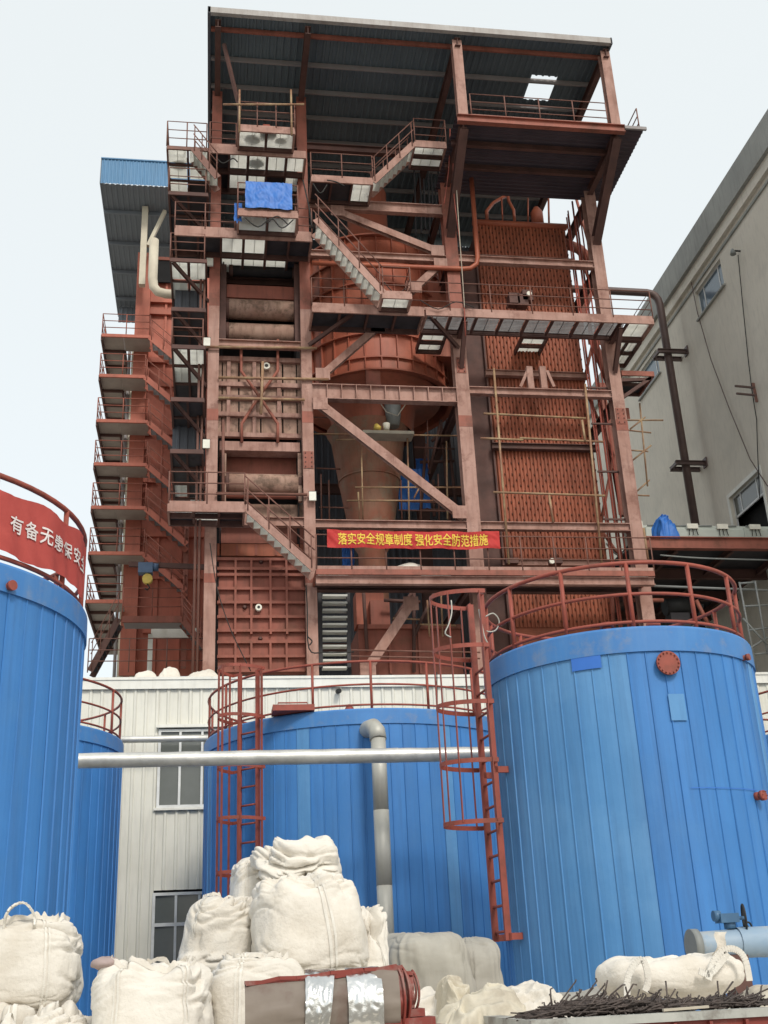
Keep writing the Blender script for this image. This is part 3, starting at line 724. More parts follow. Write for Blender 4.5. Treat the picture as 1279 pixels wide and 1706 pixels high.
# level C, the long walkway
Ck = plat('long walkway across the whole front at mid height', (9,YF,Z_C))
x0, x1 = ax(520,505,YF), ax(1088,526,YF)
xl, xr = xb, ax(682,512,30.9)
deck(Ck, xl-.05,xr+.12, 30.92,YF-.06, Z_C, 1, 1, 'g')
deck(Ck, x0,xl+1.5, YF,33.0, Z_C-.02, 4, 1, 'p', .24)
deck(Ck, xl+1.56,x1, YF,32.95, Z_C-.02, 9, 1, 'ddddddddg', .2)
for pa, pb in ((700,742),(866,908)):
    xa, xb2 = ax(pa,556,33.3), ax(pb,556,33.3); deck(Ck, xa,xb2, 33.0,34.3, Z_C-.03, 1, 2, 'g', .2, 'primer_dark')
deck(Ck, 13.95,x1, 33.02,34.8, Z_C-.03, 2, 2, 'g', .2, 'primer_dark')
railing(Ck, [(x0,YF+.02,Z_C),(xl-.1,YF+.02,Z_C)], 1.08, sp=1.1)
railing(Ck, [(xl,30.95,Z_C),(xr+.1,30.95,Z_C),(xr+.1,YF,Z_C)], 1.05, sp=.8)
railing(Ck, [(xr+.15,YF+.02,Z_C),(x1,YF+.02,Z_C),(x1,34.8,Z_C)], 1.12, sp=1.35)
for p, q in (((594,519),(515,575)),((712,521),(764,580))): MB().ib(at(*p,YF+.3), at(*q,YC), .12,.12,.015,(0,1,0)).build('bracket','primer_dark',Ck)
for xm in (8.23,13.71):
    MB().ib((xm,YF+.1,Z_C-.25),(xm,YC,Z_C-.25),.16,.2,.02).build('bracket','primer_dark',Ck); MB().ib((xm,YF+.15,Z_C-.35),(xm,YC,Z_C-1.5),.14,.16,.02).build('bracket','primer_dark',Ck)
Cl = plat('short lower platform under the right end of the long walkway', (14.6,33,20.9))
deck(Cl, 14.0,15.2, 33.1,34.6, 20.95, 1, 2, 'gp', .18, 'primer_red'); MB().ib((13.9,33.2,19.9),(15.1,33.2,20.75),.12,.12,.015,(0,1,0)).build('bracket','primer_dark',Cl)
MB().ib((13.9,33.2,20.6),(15.1,33.2,20.7),.12,.12,.015,(0,1,0)).build('bracket','primer_dark',Cl)
# level D, lower left and its stair
Dk = plat('lower left landing with rails above the stiffened casing', (-.3,YF,Z_D))
xd = ax(408,840,YF)
deck(Dk, -1.45,xd, YF,33.0, Z_D, 3, 2, 'gpppgp', .24); railing(Dk, [(-1.42,33,Z_D),(-1.42,YF+.02,Z_D),(xd,YF+.02,Z_D)], 1.08, sp=1.0)
S3 = thing('staircase', 'lower stair with white treads dropping right to the banner walkway', 'staircase', (xd,YF,Z_D))
stair(S3, (xd,Z_D-.02),(2.95,Z_E+.02), YF+.04, YF+.85, (0,1))
# level E with the banner
Ek = plat('lower walkway behind the red safety banner', (8,YF,Z_E))
x1e = 13.6; bx0_, bx1_ = ax(547,900,YF-.06), ax(830,900,YF-.06)
deck(Ek, 2.98,x1e, YF,33.0, Z_E, 10, 1, 'gppgpp', .16, 'primer_red'); MB().ib((2.98,YF+.14,Z_E-.30),(x1e,YF+.14,Z_E-.30),.2,.26,.03).build('edge_beam','primer',Ek)
for u_ in (.0,.25,.5,.75,1.0): MB().tube([(bx0_+(bx1_-bx0_)*u_,YF-.05,Z_E+1.0),(bx0_+(bx1_-bx0_)*u_+.02,YF-.03,Z_E+1.14)],.012,5).build('tie_cord','ring_white',Ek)
railing(Ek, [(3.0,YF+.0,Z_E),(x1e,YF+.0,Z_E)], 1.12, sp=1.02, mt='rail_brown', toem='primer')
# side galleries on the left flank
gl = [(28.52,'g','g'),(26.6,'p','p'),(23.9,'g','p'),(22.0,'p','p'),(20.6,'g','p'),(18.7,'p','g'),(16.9,'p','g')]
names = ['topmost','second highest','third highest','fourth highest','third lowest','second lowest','lowest']
xg = [-1.86,-1.75,-1.62,-1.52,-1.48,-1.45,-1.42]
for (z, f, g), nm, x in zip(gl, names, xg):
    P = thing('side_gallery', nm+' side gallery on the left flank of the frame', 'walkway', (-1,YF,z), 'side galleries on the left flank')
    deck(P, x,-.42, YF,35.2 if z > 28 else 36.6, z, 2, 4, f*4+g+'ppg', .13, 'primer_dark' if z < 28 else 'rail_brown')
    if z > 28: railing(P, [(-.5,YF,z),(x,YF,z),(x,35.2,z)], 1.08, sp=.8, mt='rail_brown', toe=False)
    elif z > 23 or z in (20.6,): railing(P, [(x,36.4,z),(x,YF,z),(-.5,YF,z)], 1.0, sp=1.2, toe=False)
    if z < 28:
        MB().ib((x+.1,YF+.1,z-.1),(-.35,YC+.2,z-.75),.1,.12,.015,(0,1,0)).build('bracket','primer_dark',P)
P = thing('staircase', 'small stair joining the topmost side gallery to the frame', 'staircase', (-1,YF,27))
stair(P, (-.95,28.4),(-.1,27.2), YF-.1, YF+.6, (0,1), 'rail_brown')
P = thing('dark_screen', 'tall dark sheet hanging under the left side galleries', 'screen', (-1,33,20))
put('sheet', ribsheet(1.05, 1.9, 4, 'z', .03).mesh('sheet','cladding_dark'), P, (-1.5,33.6,22.0))
put('sheet', ribsheet(1.05, 1.6, 4, 'z', .03).mesh('sheet','cladding_dark'), P, (-1.45,33.7,17.4))
# hangers and risers next to column one
pr_ = thing('pipe_risers', 'pair of thin dark vertical pipes beside the left column', 'pipe', (-.55,YC,ZB))
for i, x in enumerate((-.5,-.62)): MB().tube([(x,YC-.1,ZB),(x,YC-.1,27)], .04, 8).build('riser','rail_brown',pr_)

# ---- blue tarp on level B rail
x0, x1 = ax(409,325,30.62), ax(487,325,30.62); z1, z0 = az(447,304,30.62), az(447,347,30.62)
def tarp(x0,x1,z0,z1,Y,seed,amp=.05,slant=.0):
    return MB().grid(lambda u,v: (x0+(x1-x0)*u+.03*noise.noise((v*3,seed,1)), Y-.02-amp*abs(noise.noise((u*5+seed,v*2.2,seed)))-amp*.6*abs(noise.noise((u*13+v*3,v*4,seed+5))), z0+(z1-z0)*v+(1-v)*.12*noise.noise((u*4,seed,7))+slant*u), 60, 36)
t = tag(tarp(x0,x1,z0,z1,30.64,3).build('tarpaulin','tarp_blue'), 'bright blue tarp draped over the rail of the upper left walkway', 'tarpaulin')
x0, x1 = ax(391,343,30.6), ax(404,343,30.6)
tag(tarp(x0,x1,az(398,360,30.6),az(398,330,30.6),30.9,9).build('tarpaulin','tarp_blue'), 'small blue rag of tarp at the left of the draped one', 'tarpaulin')

# ---- red safety banner
YB = YF-.06; bx0, bx1 = ax(545,900,YB), ax(832,900,YB); bz1, bz0 = az(690,885,YB), az(690,914,YB)
bn = thing('slogan_banner', 'red banner with yellow characters on the lower walkway rail', 'banner', ((bx0+bx1)/2, YB, Z_E))
def bY(u, v): return YB-.05-.07*noise.noise((u*9,v*1.5,2))-.03*noise.noise((u*28+v*3,v*2,8))-.012*noise.noise((u*90+v*14,v*5,3))
MB().grid(lambda u,v: (bx0+(bx1-bx0)*u, bY(u,v), bz0+(bz1-bz0)*v+.03*noise.noise((u*7,v*.4,4))-.02*math.sin(u*PI)), 420, 16).build('cloth','banner_red',bn)
me = text_mesh('落实安全规章制度 强化安全防范措施', 1.0, .017); subdivide_long(me, .05)
xsv = [v.co.x for v in me.vertices]; ysv = [v.co.y for v in me.vertices]; xa, xb_ = min(xsv), max(xsv); ya, yb_ = min(ysv), max(ysv)
tx0, tx1 = ax(563,900,YB), ax(812,900,YB); hh = (bz1-bz0)*.68
me.materials.clear(); me.materials.append(M['letter_yellow'])
for v in me.vertices:
    X = tx0+(tx1-tx0)*(v.co.x-xa)/(xb_-xa); u = (X-bx0)/(bx1-bx0); vv = .5+((v.co.y-ya)/(yb_-ya)-.5)*.70
    v.co = (X, bY(u,vv)-.012-.0012*v.co.z, bz0+(bz1-bz0)*vv+.03*noise.noise((u*7,vv*.4,4))-.02*math.sin(u*PI))
put('characters', me, bn)
t = tag(MB().grid(lambda u,v: (lambda a,b: (ax(682,930,32.2)+.45*math.cos(a)*math.cos(b)*(1+.15*noise.noise((u*5,v*5,1))), 32.2+.3*math.sin(a)*math.cos(b), Z_E+.16+.17*math.sin(b)*(1+.2*noise.noise((u*6,v*6,2)))))(2*PI*u, PI*(v-.5)), 32, 14).build('white_sack','bag'), 'slumped white sack lying on the banner walkway', 'sack')
# ---- floodlights
for px, py, lb in ((350,437,'floodlight high on the left column below the tarp walkway'),(345,570,'floodlight on the left column beside the yellow scaffold tube'),(344,740,'floodlight on the left column above the lower left landing'),(521,827,'floodlight on the second column left of the cyclone cone')):
    p = at(px,py,YC-.16); t = thing('floodlight', 'white '+lb, 'lamp', p, 'white floodlights on the columns')
    MB().box(p.x-.11,p.x+.11,p.y-.04,p.y+.03,p.z-.15,p.z+.15).build('housing','lamp_white',t); MB().box(p.x-.03,p.x+.03,p.y+.03,p.y+.18,p.z-.03,p.z+.03).build('bracket','black',t)
    MB().box(p.x-.125,p.x+.125,p.y-.03,p.y+.02,p.z+.152,p.z+.17).build('visor','black',t)

# ================================================================ cyclone
cx_, cy_, CR_ = 5.85, 37.0, 2.72; yn = cy_-CR_
cyc = thing('cyclone_separator', 'big round rust-red cyclone vessel with ribbed shell', 'cyclone', (cx_,cy_,16))
zt_, zb2 = az(606,392,yn), az(610,617,yn)
MB().lathe(cx_,cy_,[(CR_,zb2),(CR_,zt_),(CR_*.8,zt_+.35),(.8,zt_+.55),(.8,31)],64).build('shell','cyclone',cyc)
for py, wd in ((392,.16),(428,.1),(470,.1),(515,.1),(555,.14),(594,.1),(617,.2)):
    z = az(606,py,yn); MB().lathe(cx_,cy_,[(CR_-.01,z-.03),(CR_+wd,z-.03),(CR_+wd,z+.03),(CR_-.01,z+.03)],64,smooth=False).build('ring_stiffener','cyclone',cyc)
for i in range(30):
    a = 2*PI*i/30+.05; c, s_ = math.cos(a), math.sin(a)
    MB().bar((cx_+c*(CR_+.04),cy_+s_*(CR_+.04),zb2+.05),(cx_+c*(CR_+.04),cy_+s_*(CR_+.04),zt_-.04),.03,.1,(c,s_,0)).build('rib','cyclone',cyc)
kx, ky = 5.42, 36.6
zc1, zc2 = az(606,735,36.6), az(615,865,36.6)
MB().lathe(kx+.25,ky+.25,[(CR_-.12,zb2+.02),(CR_-.3,zb2-.12),(1.6,zb2-.3),(1.46,zc1+.28)],48).build('upper_cone','cyclone',cyc)
zm = az(610,805,36.6)
cn = MB().lathe(kx,ky,[(1.5,zc1+.3),(1.34,zc1),(1.1,zm),(.87,zc2),(.72,zc2-.9),(.5,zc2-1.3),(.5,10)],40).build('cone','cone',cyc)
MB().lathe(kx,ky,[(1.1,zm-.03),(1.13,zm-.03),(1.13,zm+.03),(1.1,zm+.03)],40).build('seam','cone',cn)
d = MB().box(cx_+.3,9.4,35.0,37.4,az(700,592,35),az(700,470,35)); d.build('inlet_duct','cyclone',cyc)
o = pbox(610,617,634,642,34.2,.1).build('access_door','casing',cyc)
# scaffold round the cone
def scaf(name, label, poles, Y, planks=(), r=.03, mt='scaffold'):
    t = thing(name, label, 'scaffold', at(*poles[0][0], Y))
    for p, q in poles: MB().tube([at(*p,Y+.06*random.random()), at(*q,Y+.06*random.random())], r, 7).build('pole', mt, t)
    for x0_,y0_,x1_,y1_ in planks: pbox(x0_,y0_,x1_,y1_,Y-.3,.6).build('plank','rope',t)
    return t
scaf('scaffold', 'pole scaffold standing in front of the cyclone cone', [((602,735),(605,868)),((597,820),(600,868)),((679,728),(682,868)),((592,812),(770,812)),((578,834),(722,834)),((520,723),(765,726)),((744,735),(746,865)),((690,830),(705,800)),((560,733),(600,732))], 34.6, [(605,717,690,722)])
p = at(644,712,34.6); tag(MB().tube([p+Vector((0,0,-.12)),p+Vector((0,0,.14))], [.1,.13], 14).build('bucket','ring_white'), 'white bucket on the scaffold plank by the cone', 'bucket')
p = at(628,712,34.6); tag(MB().tube([p+Vector((0,0,-.12)),p+Vector((.02,0,.0)),p+Vector((-.02,0,.12))], [.12,.14,.06], 10).build('yellow_sack','yellow'), 'small yellow sack beside the white bucket on the plank', 'sack')
tag(tarp(ax(664,820,37.5),ax(716,820,37.5),az(690,850,37.5),az(690,782,37.5),37.5,5,.1).build('tarpaulin','tarp_blue'), 'blue tarp hanging behind the cyclone cone', 'tarpaulin')
tag(tarp(ax(692,765,38.2),ax(712,765,38.2),az(700,790,38.2),az(700,765,38.2),38.2,6,.1).build('tarpaulin','tarp_blue'), 'small blue tarp above the one behind the cone', 'tarpaulin')
tag(tarp(ax(570,930,37.5),ax(590,930,37.5),az(580,945,37.5),az(580,905,37.5),37.5,8,.1).build('tarpaulin','tarp_blue'), 'blue tarp showing below the left part of the red banner', 'tarpaulin')
t = thing('coal_pipe', 'grey pipe with hanging chains above the cyclone cone', 'pipe', at(655,690,36))
p = at(655,690,35.2); MB().tube([p+Vector((0,0,.5)),p,p+Vector((0,0,-.5))],[.3,.28,.2],16).build('pipe_run','grey_pipe',t)
MB().tube([p+Vector((-.5,-.3,.3)),p+Vector((-.3,-.35,-.1)),p+Vector((.1,-.35,-.25)),p+Vector((.45,-.3,.3))],.02,6).build('chain','rope',t)
scaf('inner_steelwork', 'dark slender steel members in the shade right of the cone', [((745,700),(762,868)),((735,705),(750,868)),((720,735),(760,700)),((700,770),(757,768)),((715,790),(735,700)),((700,850),(760,850)),((722,800),(724,860)),((710,740),(700,868))], 36.5, r=.06, mt='primer_dark')
lt = thing('leg_duct', 'red vertical duct below the cyclone cone, under the walkway', 'duct', (kx,35,10))
pbox(594,985,640,1040,35,.8).build('duct_body','cyclone',lt); pbox(618,1000,650,1050,34.6,.4).build('side_box','casing',lt)
low = thing('ash_box', 'red-brown steel box casing low in the middle bay', 'casing', (6,34,ZB))
pbox(598,1046,770,1124,34.4,2.0).build('body','casing',low)
for px in (650,700): pbox(px-2,1046,px+2,1122,34.3,.1).build('stiffener','casing',low)
pbox(598,1040,770,1047,34.25,.2).build('flange','primer_red',low)
MB().tube([at(585,1093,YC-.2),at(800,1097,YC-.2)],.025,7).build('guard_rail','rail_brown',low); MB().tube([at(585,1083,YC-.2),at(800,1087,YC-.2)],.025,7).build('guard_rail','rail_brown',low)
# dark stair going down inside
ds = thing('staircase', 'dark steep stair with pale treads under the banner walkway', 'staircase', (3.6,34,ZB))
for px in (533,580): MB().bar(at(px,984,33.8), at(px+2,1112,33.6), .06,.12,(1,0,0)).build('stringer','plate_dark',ds)
for i in range(11):
    y = 990+i*12; pbox(538,y,579,y+3,33.65,.3).build('tread','grating',ds)
scaf('inner_steelwork', 'dark slender steel members in the shade under the banner walkway', [((606,985),(612,1085)),((690,985),(690,1120)),((655,1035),(688,985)),((690,1060),(725,985)),((640,1000),(700,1003)),((720,1010),(760,1010))], 34.2, r=.06, mt='primer_dark')
for i, (px, py, w2) in enumerate(((632,988,50),(560,975,60),(700,990,40),(745,1025,30))):
    pass
# ================================================================ furnace front, left bay
fu = thing('furnace_front', 'furnace front with rounded drums and pale panels in the left bay', 'boiler', (1.4,YC+.4,14))
YD = YC+.55
pbox(350,400,520,1122,YD+1.6,.1).build('dark_backing','near_black',fu)  # added dark sheet standing in for the shade behind the drums
pbox(366,752,502,792,YD+.5,.1).build('inner_plate','casing',fu); pbox(366,868,508,905,YD+.7,.1).build('inner_plate','casing',fu); pbox(366,440,505,474,YD+.8,.1).build('inner_plate','primer_dark',fu)
MB().box(C1[1]+.1,C1[1]+.14,YD,YD+1.6,14,27).build('side_casing','near_black',fu); MB().box(C2[0]-.14,C2[0]-.1,YD,YD+1.6,14,27).build('side_casing','near_black',fu)
def drum(px0,px1,py,r,Y,mt,name='drum'):
    p, q = at(px0,py,Y), at(px1,py,Y); p.z = q.z = (p.z+q.z)/2; n_ = (q-p).normalized()
    o = MB().tube([p,p+n_*.03,q-n_*.03,q],[r*.9,r,r,r*.9],28).build(name,mt,fu)
    for e in (p,q): MB().tube([e-n_*.07,e+n_*.07],r*1.06,28).build('end_ring','primer_dark',o)
    return o
drum(378,492,517,.36,YD+.2,'lagging'); drum(378,492,556,.34,YD+.2,'lagging'); drum(378,500,808,.36,YD+.15,'lagging')
pbox(378,476,490,497,YD,.3).build('hood_plate','casing',fu); pbox(366,736,500,751,YD-.2,.5).build('header_box','primer',fu)
drum(372,497,826,.1,YD-.1,'casing','shaft'); drum(385,490,453,.2,YD+.3,'near_black')
for px in (372,496): pbox(px-5,440,px+5,575,YD-.25,.2).build('side_post','primer_dark',fu)
for px in (374,500): pbox(px-3,755,px+3,835,YD-.2,.15).build('side_post','lagging',fu)
for r_ in range(2):
    y0_ = 603+r_*64
    for c_ in range(4): pbox(363+c_*36.5,y0_,363+c_*36.5+34,y0_+58,YD,.1).build('panel','lagging',fu)
for py in (598,640,662,690,724): pbox(362,py-3,508,py+4,YD-.14,.16).build('stiffener','primer',fu)
for px in (381,424,465): pbox(px-3,602,px+3,722,YD-.11,.12).build('stiffener','primer',fu)
pbox(362,906,509,926,YD,.1).build('upper_sheet','tubewall',fu); pbox(362,840,509,866,YD+.3,.1).build('lower_panel','lagging',fu)
for px in (395,427,460): pbox(px-2,907,px+2,925,YD-.02,.03).build('stiffener','casing',fu)
for pts_ in (((402,566),(402,618),(432,660),(463,706),(463,737)),((463,566),(463,618),(432,660),(403,706),(403,737))):
    MB().tube([at(x,y,YD-.3) for x,y in pts_],.05,10).build('cross_pipe','primer_red',fu)
for px,py in ((444,612),(352,590)):
    if px == 444: p = at(px,py,YD-.1); MB().tube([p,p+Vector((0,-.12,0))],[.12,.12],18).build('sight_port','ring_white',fu); MB().tube([p+Vector((0,-.121,0)),p+Vector((0,-.13,0))],.06,12).build('sight_hole','black',fu)
cs = thing('stiffened_casing', 'square rust-red casing wall with a grid of stiffeners, low left', 'casing', (1.4,YC+.3,ZB))
YS = YC+.34
pbox(364,929,508,1122,YS,.2).build('plate','casing',cs)
for py in (931,947,957,980,1003,1027,1050,1069,1093,1117): pbox(362,py-2.2,509,py+2.2,YS-.14,.14).build('stiffener','casing',cs)
for px in (392.5,419,451,478):
    for ya,yb in ((932,1056),(1070,1118)): pbox(px-1.8,ya,px+1.8,yb,YS-.145,.142).build('stiffener','casing',cs)
for px,py,r in ((431,1013,.1),):
    p = at(px,py,YS-.1); MB().tube([p+Vector((0,.1,0)),p+Vector((0,-.1,0))],r,18).build('sight_port','ring_white',cs); MB().tube([p+Vector((0,-.101,0)),p+Vector((0,-.11,0))],r*.45,12).build('sight_hole','black',cs)
for px,py in ((408,1012),(435,936),(434,1064)):
    p = at(px,py,YS-.02); MB().tube([p,p+Vector((0,-.1,0))],[.07,.04],10).build('lug','primer_dark',cs)
scaf('scaffold', 'yellowish scaffold tubes tied level across the left bay columns', [((343,578),(528,580)),((364,629),(548,632)),((364,663),(508,666)),((438,603),(435,690))], YC-.12, r=.05)
scaf('scaffold', 'rusty pipe rail under the lower drum of the left bay', [((360,822),(512,824)),((372,700),(372,835))], YC-.15, r=.05, mt='rail_brown')

# ================================================================ tube wall, right bay
tw = thing('water_wall', 'tall orange-red wall of vertical boiler tubes in the right bay', 'boiler', (11,34.2,11))
YT = 34.2; tx0, tx1 = ax(795,420,YT), ax(945,420,YT); NT = 27; tp = (tx1-tx0)/NT
zs_ = [az(870,y,YT) for y in (378,430,446,622,634,742,752,935,1046)]
def tubes(z0, z1):
    b = MB()
    for i in range(NT):
        x = tx0+tp*(i+.5); pr = [(x+tp*.36*math.sin(a), YT-.03-tp*.42*math.cos(a)) for a in (-2.2,-1.57,-.9,-.3,.3,.9,1.57,2.2)]
        n = len(pr); b.add([(a,c,z0) for a,c in pr]+[(a,c,z1) for a,c in pr], [(k,k+1,n+k+1,n+k) for k in range(n-1)], True)
        b.add([(x+tp*.3,YT-.02,z0),(x+tp*.7,YT-.02,z0),(x+tp*.7,YT-.02,z1),(x+tp*.3,YT-.02,z1)], [(0,1,2,3)])
    o = b.build('tube_panel','tubewall',tw)
    st = MB(); z = z0+.2; r_ = 0
    while z < z1-.1:
        for i in range(NT):
            if (i+r_) % 2 == 0:
                x = tx0+tp*(i+1.0); st.box(x-.02,x+.02,YT-.078,YT-.01,z-.03,z+.03)
        z += .21; r_ += 1
    so_ = st.build('stud_rows','stud',o); so_['kind'] = 'stuff'
for a, b_ in ((0,2),(2,4),(4,6),(6,8)):
    if a == 0: tubes(zs_[1], zs_[0])
    else: tubes(zs_[a+1] if a < 6 else zs_[8], zs_[a])
MB().box(tx0-.02,tx1+.02,YT+.02,YT+.3,9.4,zs_[0]).build('backing','tubewall',tw)
MB().tube([(tx0-.08,YT-.05,zs_[0]+.05),(tx1+.08,YT-.05,zs_[0]+.05)],.13,14).build('header','orange_pipe',tw)
for py, mt_ in ((434,'primer'),(624,'primer'),(745,'primer_dark'),(938,'primer')):
    z = az(870,py,YT-.2); MB().ib((tx0-.15,YT-.22,z),(tx1+.1,YT-.22,z),.2,.22,.02).build('buckstay',mt_,tw)
MB().box(C3[1]+.1,tx0-.1,YT+.05,YT+.1,9.4,zs_[0]-1.2).build('side_casing','primer_dark',tw)
MB().box(tx0-.1,tx0-.04,YT-.1,YT+2,9.4,zs_[0]-.6).build('side_casing','primer_dark',tw)
for i,(pts_,r) in enumerate(((((812,376),(811,352),(822,338),(845,325)),.07),(((858,376),(856,350),(848,335),(845,318)),.06),(((880,377),(880,330)),.03),(((838,376),(836,330)),.03),(((915,378),(914,330)),.04))):
    MB().tube([at(x,y,YT+.1+.25*j) for j,(x,y) in enumerate(pts_)],r,10).build('riser','orange_pipe',tw)
p = at(895,362,YT+.5); MB().tube([p+Vector((0,0,-.5)),p+Vector((0,0,.2)),p+Vector((0,0,.45))],[.24,.24,.1],16).build('valve_body','orange_pipe',tw)
for px,py in ((856,498),(878,493),(870,500)):
    p = at(px,py,33.4); MB().box(p.x-.18,p.x+.2,33.3,33.7,p.z-.22,p.z+.2).build('soot_blower','primer_dark',tw)
p = at(881,491,33.2); MB().tube([p,p+Vector((0,-.1,0))],.09,16).build('sight_port','ring_white',tw)
p = at(919,936,33.0); MB().tube([p,p+Vector((0,-.1,0))],.09,16).build('sight_port','ring_white',tw)
for px in (852,925): p = at(px,925,33.3); MB().tube([p+Vector((0,0,-.2)),p+Vector((0,0,.25))],.06,8).box(p.x-.2,p.x+.2,33.2,33.5,p.z-.3,p.z-.12).build('burner_lug','primer_dark',tw)
# orange pipe bending left across the second bay
tag(MB().tube([at(783,262,YC-.1),at(796,430,YC-.1),at(794,440,YC-.1),at(784,447,YC-.1),at(770,448,YC-.1),at(640,443,YC-.1),at(520,438,YC-.1)],.085,12).build('feed_pipe','orange_pipe'), 'orange-red pipe dropping past the third column and bending left', 'pipe')
dp = thing('riser_bundle', 'bundle of thin red vertical pipes left of the right-hand column', 'pipes', (13,YC+.4,11))
for i in range(7):
    x = 12.82+.09*i+(.03 if i % 2 else 0); MB().tube([(x,YC+.35+.12*(i%3),11.0),(x,YC+.35+.12*(i%3),27.6+.25*(i%4))],.028+.008*(i%2),7).build('riser','rail_red',dp)
for py in (640,700,780,860): MB().box(12.75,13.5,YC+.3,YC+.36,az(1000,py,YC),az(1000,py,YC)+.06).build('clamp','primer_dark',dp)
MB().tube([at(940,405,35),at(965,415,35.5),at(990,440,36),at(1000,470,36)],.2,12).build('downcomer','primer_red',dp)
scaf('scaffold', 'rusty scaffold poles standing before the right-hand tube wall', [((823,614),(848,940)),((975,640),(1003,940)),((806,689),(976,697)),((801,730),(872,733)),((866,730),(1005,736)),((822,820),(1008,826)),((915,825),(922,870)),((970,700),(975,735))], YC-.1, r=.04)
scaf('scaffold', 'loose scaffold poles jutting out right of the right-hand column', [((1036,700),(1105,700)),((1040,716),(1085,721)),((1048,750),(1080,752)),((1066,672),(1079,810)),((1053,768),(1085,742)),((1050,715),(1075,695)),((1062,818),(1082,800)),((1062,825),(1082,826))], YC+1.0, r=.03)
for px_, z0_ in ((0,0),):
    pass

# ================================================================ rear tower on the left with its stair landings
YL = 45.0
rt = thing('rear_tower', 'rust-red sheeted rear tower behind the stair landings on the left', 'tower', (-2,46.6,ZB))
pbox(228,430,345,1125,46.8,.2).build('wall_sheet','tower_red',rt)
pbox(214,420,239,1125,46.3,.5).build('corner_column','tower_red',rt)
for py in (440,500,520,600,640,720,800,890,960,1050): pbox(238,py-4,345,py+4,46.6,.2).build('girt','tower_red',rt)
for px in (268,305,335): pbox(px-2,430,px+2,1120,46.7,.1).build('seam_rib','tower_red',rt)
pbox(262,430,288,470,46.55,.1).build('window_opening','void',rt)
pbox(260,428,290,433,46.5,.1).build('window_head','casing',rt)
for px in (312,345): pbox(px-4,560,px+4,1110,45.9,.4).build('column','primer_red',rt)
lev = [557,624,699,771,843,919,999]
nm = ['uppermost','second','third','fourth','fifth','sixth','lowest']
for i, py in enumerate(lev):
    z = az(200,py,YL); xa = ax(164 if i < 2 else 163,py,YL) if False else -5.2
    xe = ax((250,242,247,245,243,240,205)[i],py,YL)
    P = thing('stair_landing', ('uppermost' if i == 0 else 'lowest' if i == 6 else nm[i]+' from top')+' red stair landing on the rear tower', 'landing', (-5,YL,z), 'stair landings on the rear tower')
    MB().box(-5.2,xe,YL-.03,YL+.05,z-.15,z).build('edge_channel','tower_red',P)
    MB().box(-5.23,-5.16,YL+.05,53,z-.3,z-.004).build('edge_channel','primer_dark',P)
    MB().box(-5.15,-4.25,YL+.06,53,z-.1,z-.05).build('floor_plate','landing_under',P)
    MB().box(-4.24,xe-.02,YL+.06,YL+1.3,z-.1,z-.052).build('floor_plate','landing_under',P)
    for k in range(5): MB().box(-5.14,-4.25,YL+1.2+1.4*k,YL+1.3+1.4*k,z-.22,z-.104).build('joist','primer_dark',P)
    MB().box(-4.3,-4.2,YL+1.3,53,z-.24,z-.056).build('edge_channel','primer_dark',P)
    railing(P, [(-5.18,51,z),(-5.18,YL,z),(xe,YL,z)], 1.05, sp=1.3, r=.022, mt='primer_red', toe=False)
    if i < 6:
        dz = az(200,py,YL)-az(200,lev[i+1],YL)
        stx = thing('staircase', 'red stair flight descending right from the '+('uppermost' if i == 0 else nm[i]+' highest')+' rear landing', 'staircase', (xe,YL,z), 'stair flights on the rear tower')
        stair(stx, (xe,z-.1),(xe+1.75,z-.1-1.6), YL, YL+.8, (0,1), 'tower_red','primer_red', .95, 'purlin', .22)
for px, r in ((204,.07),(213,.14),(232,.12)):
    x = ax(px,800,YL+.9); tag(MB().tube([(x,YL+1.5,ZB),(x,YL+1.5,29.5)],r,10).build('vertical_pipe','cream_steel' if r > .1 else 'purlin'),
        {204:'thin grey vertical pipe behind the left stair landings',213:'wider pale vertical pipe behind the left stair landings',232:'pale vertical pipe close to the red tower corner'}[px], 'pipe')
x0 = ax(257,405,44); z0 = az(257,470,44)
t = tag(MB().tube([(x0,44,az(257,400,44)),(x0,44,z0+.2),(x0+.06,44,z0-.25),(x0+.25,44,z0-.5),(x0+.6,44,z0-.6),(x0+1.3,44,z0-.62)],.21,18).build('duct_elbow','cream_steel'), 'cream insulated elbow pipe beside the red tower top', 'pipe')
# shed roof over the rear tower
p0 = at(170,265,44); zt_, zb_ = p0.z, az(172,305,44)
sh = thing('rear_shed', 'grey rear shed roof with a blue ribbed fascia, top left', 'shed', (-4,44,zb_))
for k in range(5): put('fascia_sheet', ribsheet(1.0, zt_-zb_, 6, 'z', .03).mesh('fascia_sheet','shed_blue'), sh, (p0.x+k*1.0,44,zb_))
MB().box(p0.x-.03,p0.x+5,43.93,44.1,zt_-.0,zt_+.06).build('fascia_cap','shed_blue',sh)
MB().box(p0.x-.03,p0.x-.003,43.95,55.5,zb_-.02,zt_).build('verge','shed_grey',sh)
for k in range(5): put('roof_sheet', ribsheet(1.0, 11.3, 4, 'y', .035).mesh('roof_sheet','shed_grey'), sh, (p0.x+k*1.0,44.05,zb_+.03))
for y in (46,48.5,51,53.5): MB().box(p0.x+.02,0,y-.05,y+.05,zb_-.2,zb_-.02).build('purlin','shed_grey',sh)
for k in range(2): put('side_sheet', ribsheet(1.0, 1.0, 4, 'z', .03).mesh('side_sheet','shed_grey'), sh, (p0.x+.1+k,54.5,zb_-1))
xq = ax(240,400,45.6)
MB().box(xq-.14,xq+.14,45.5,45.8,32,zb_-.03).build('post','cream_steel',sh)
MB().bar(at(247,410,45.6),at(275,352,45.6),.16,.22,(0,1,0)).build('brace','cream_steel',sh)
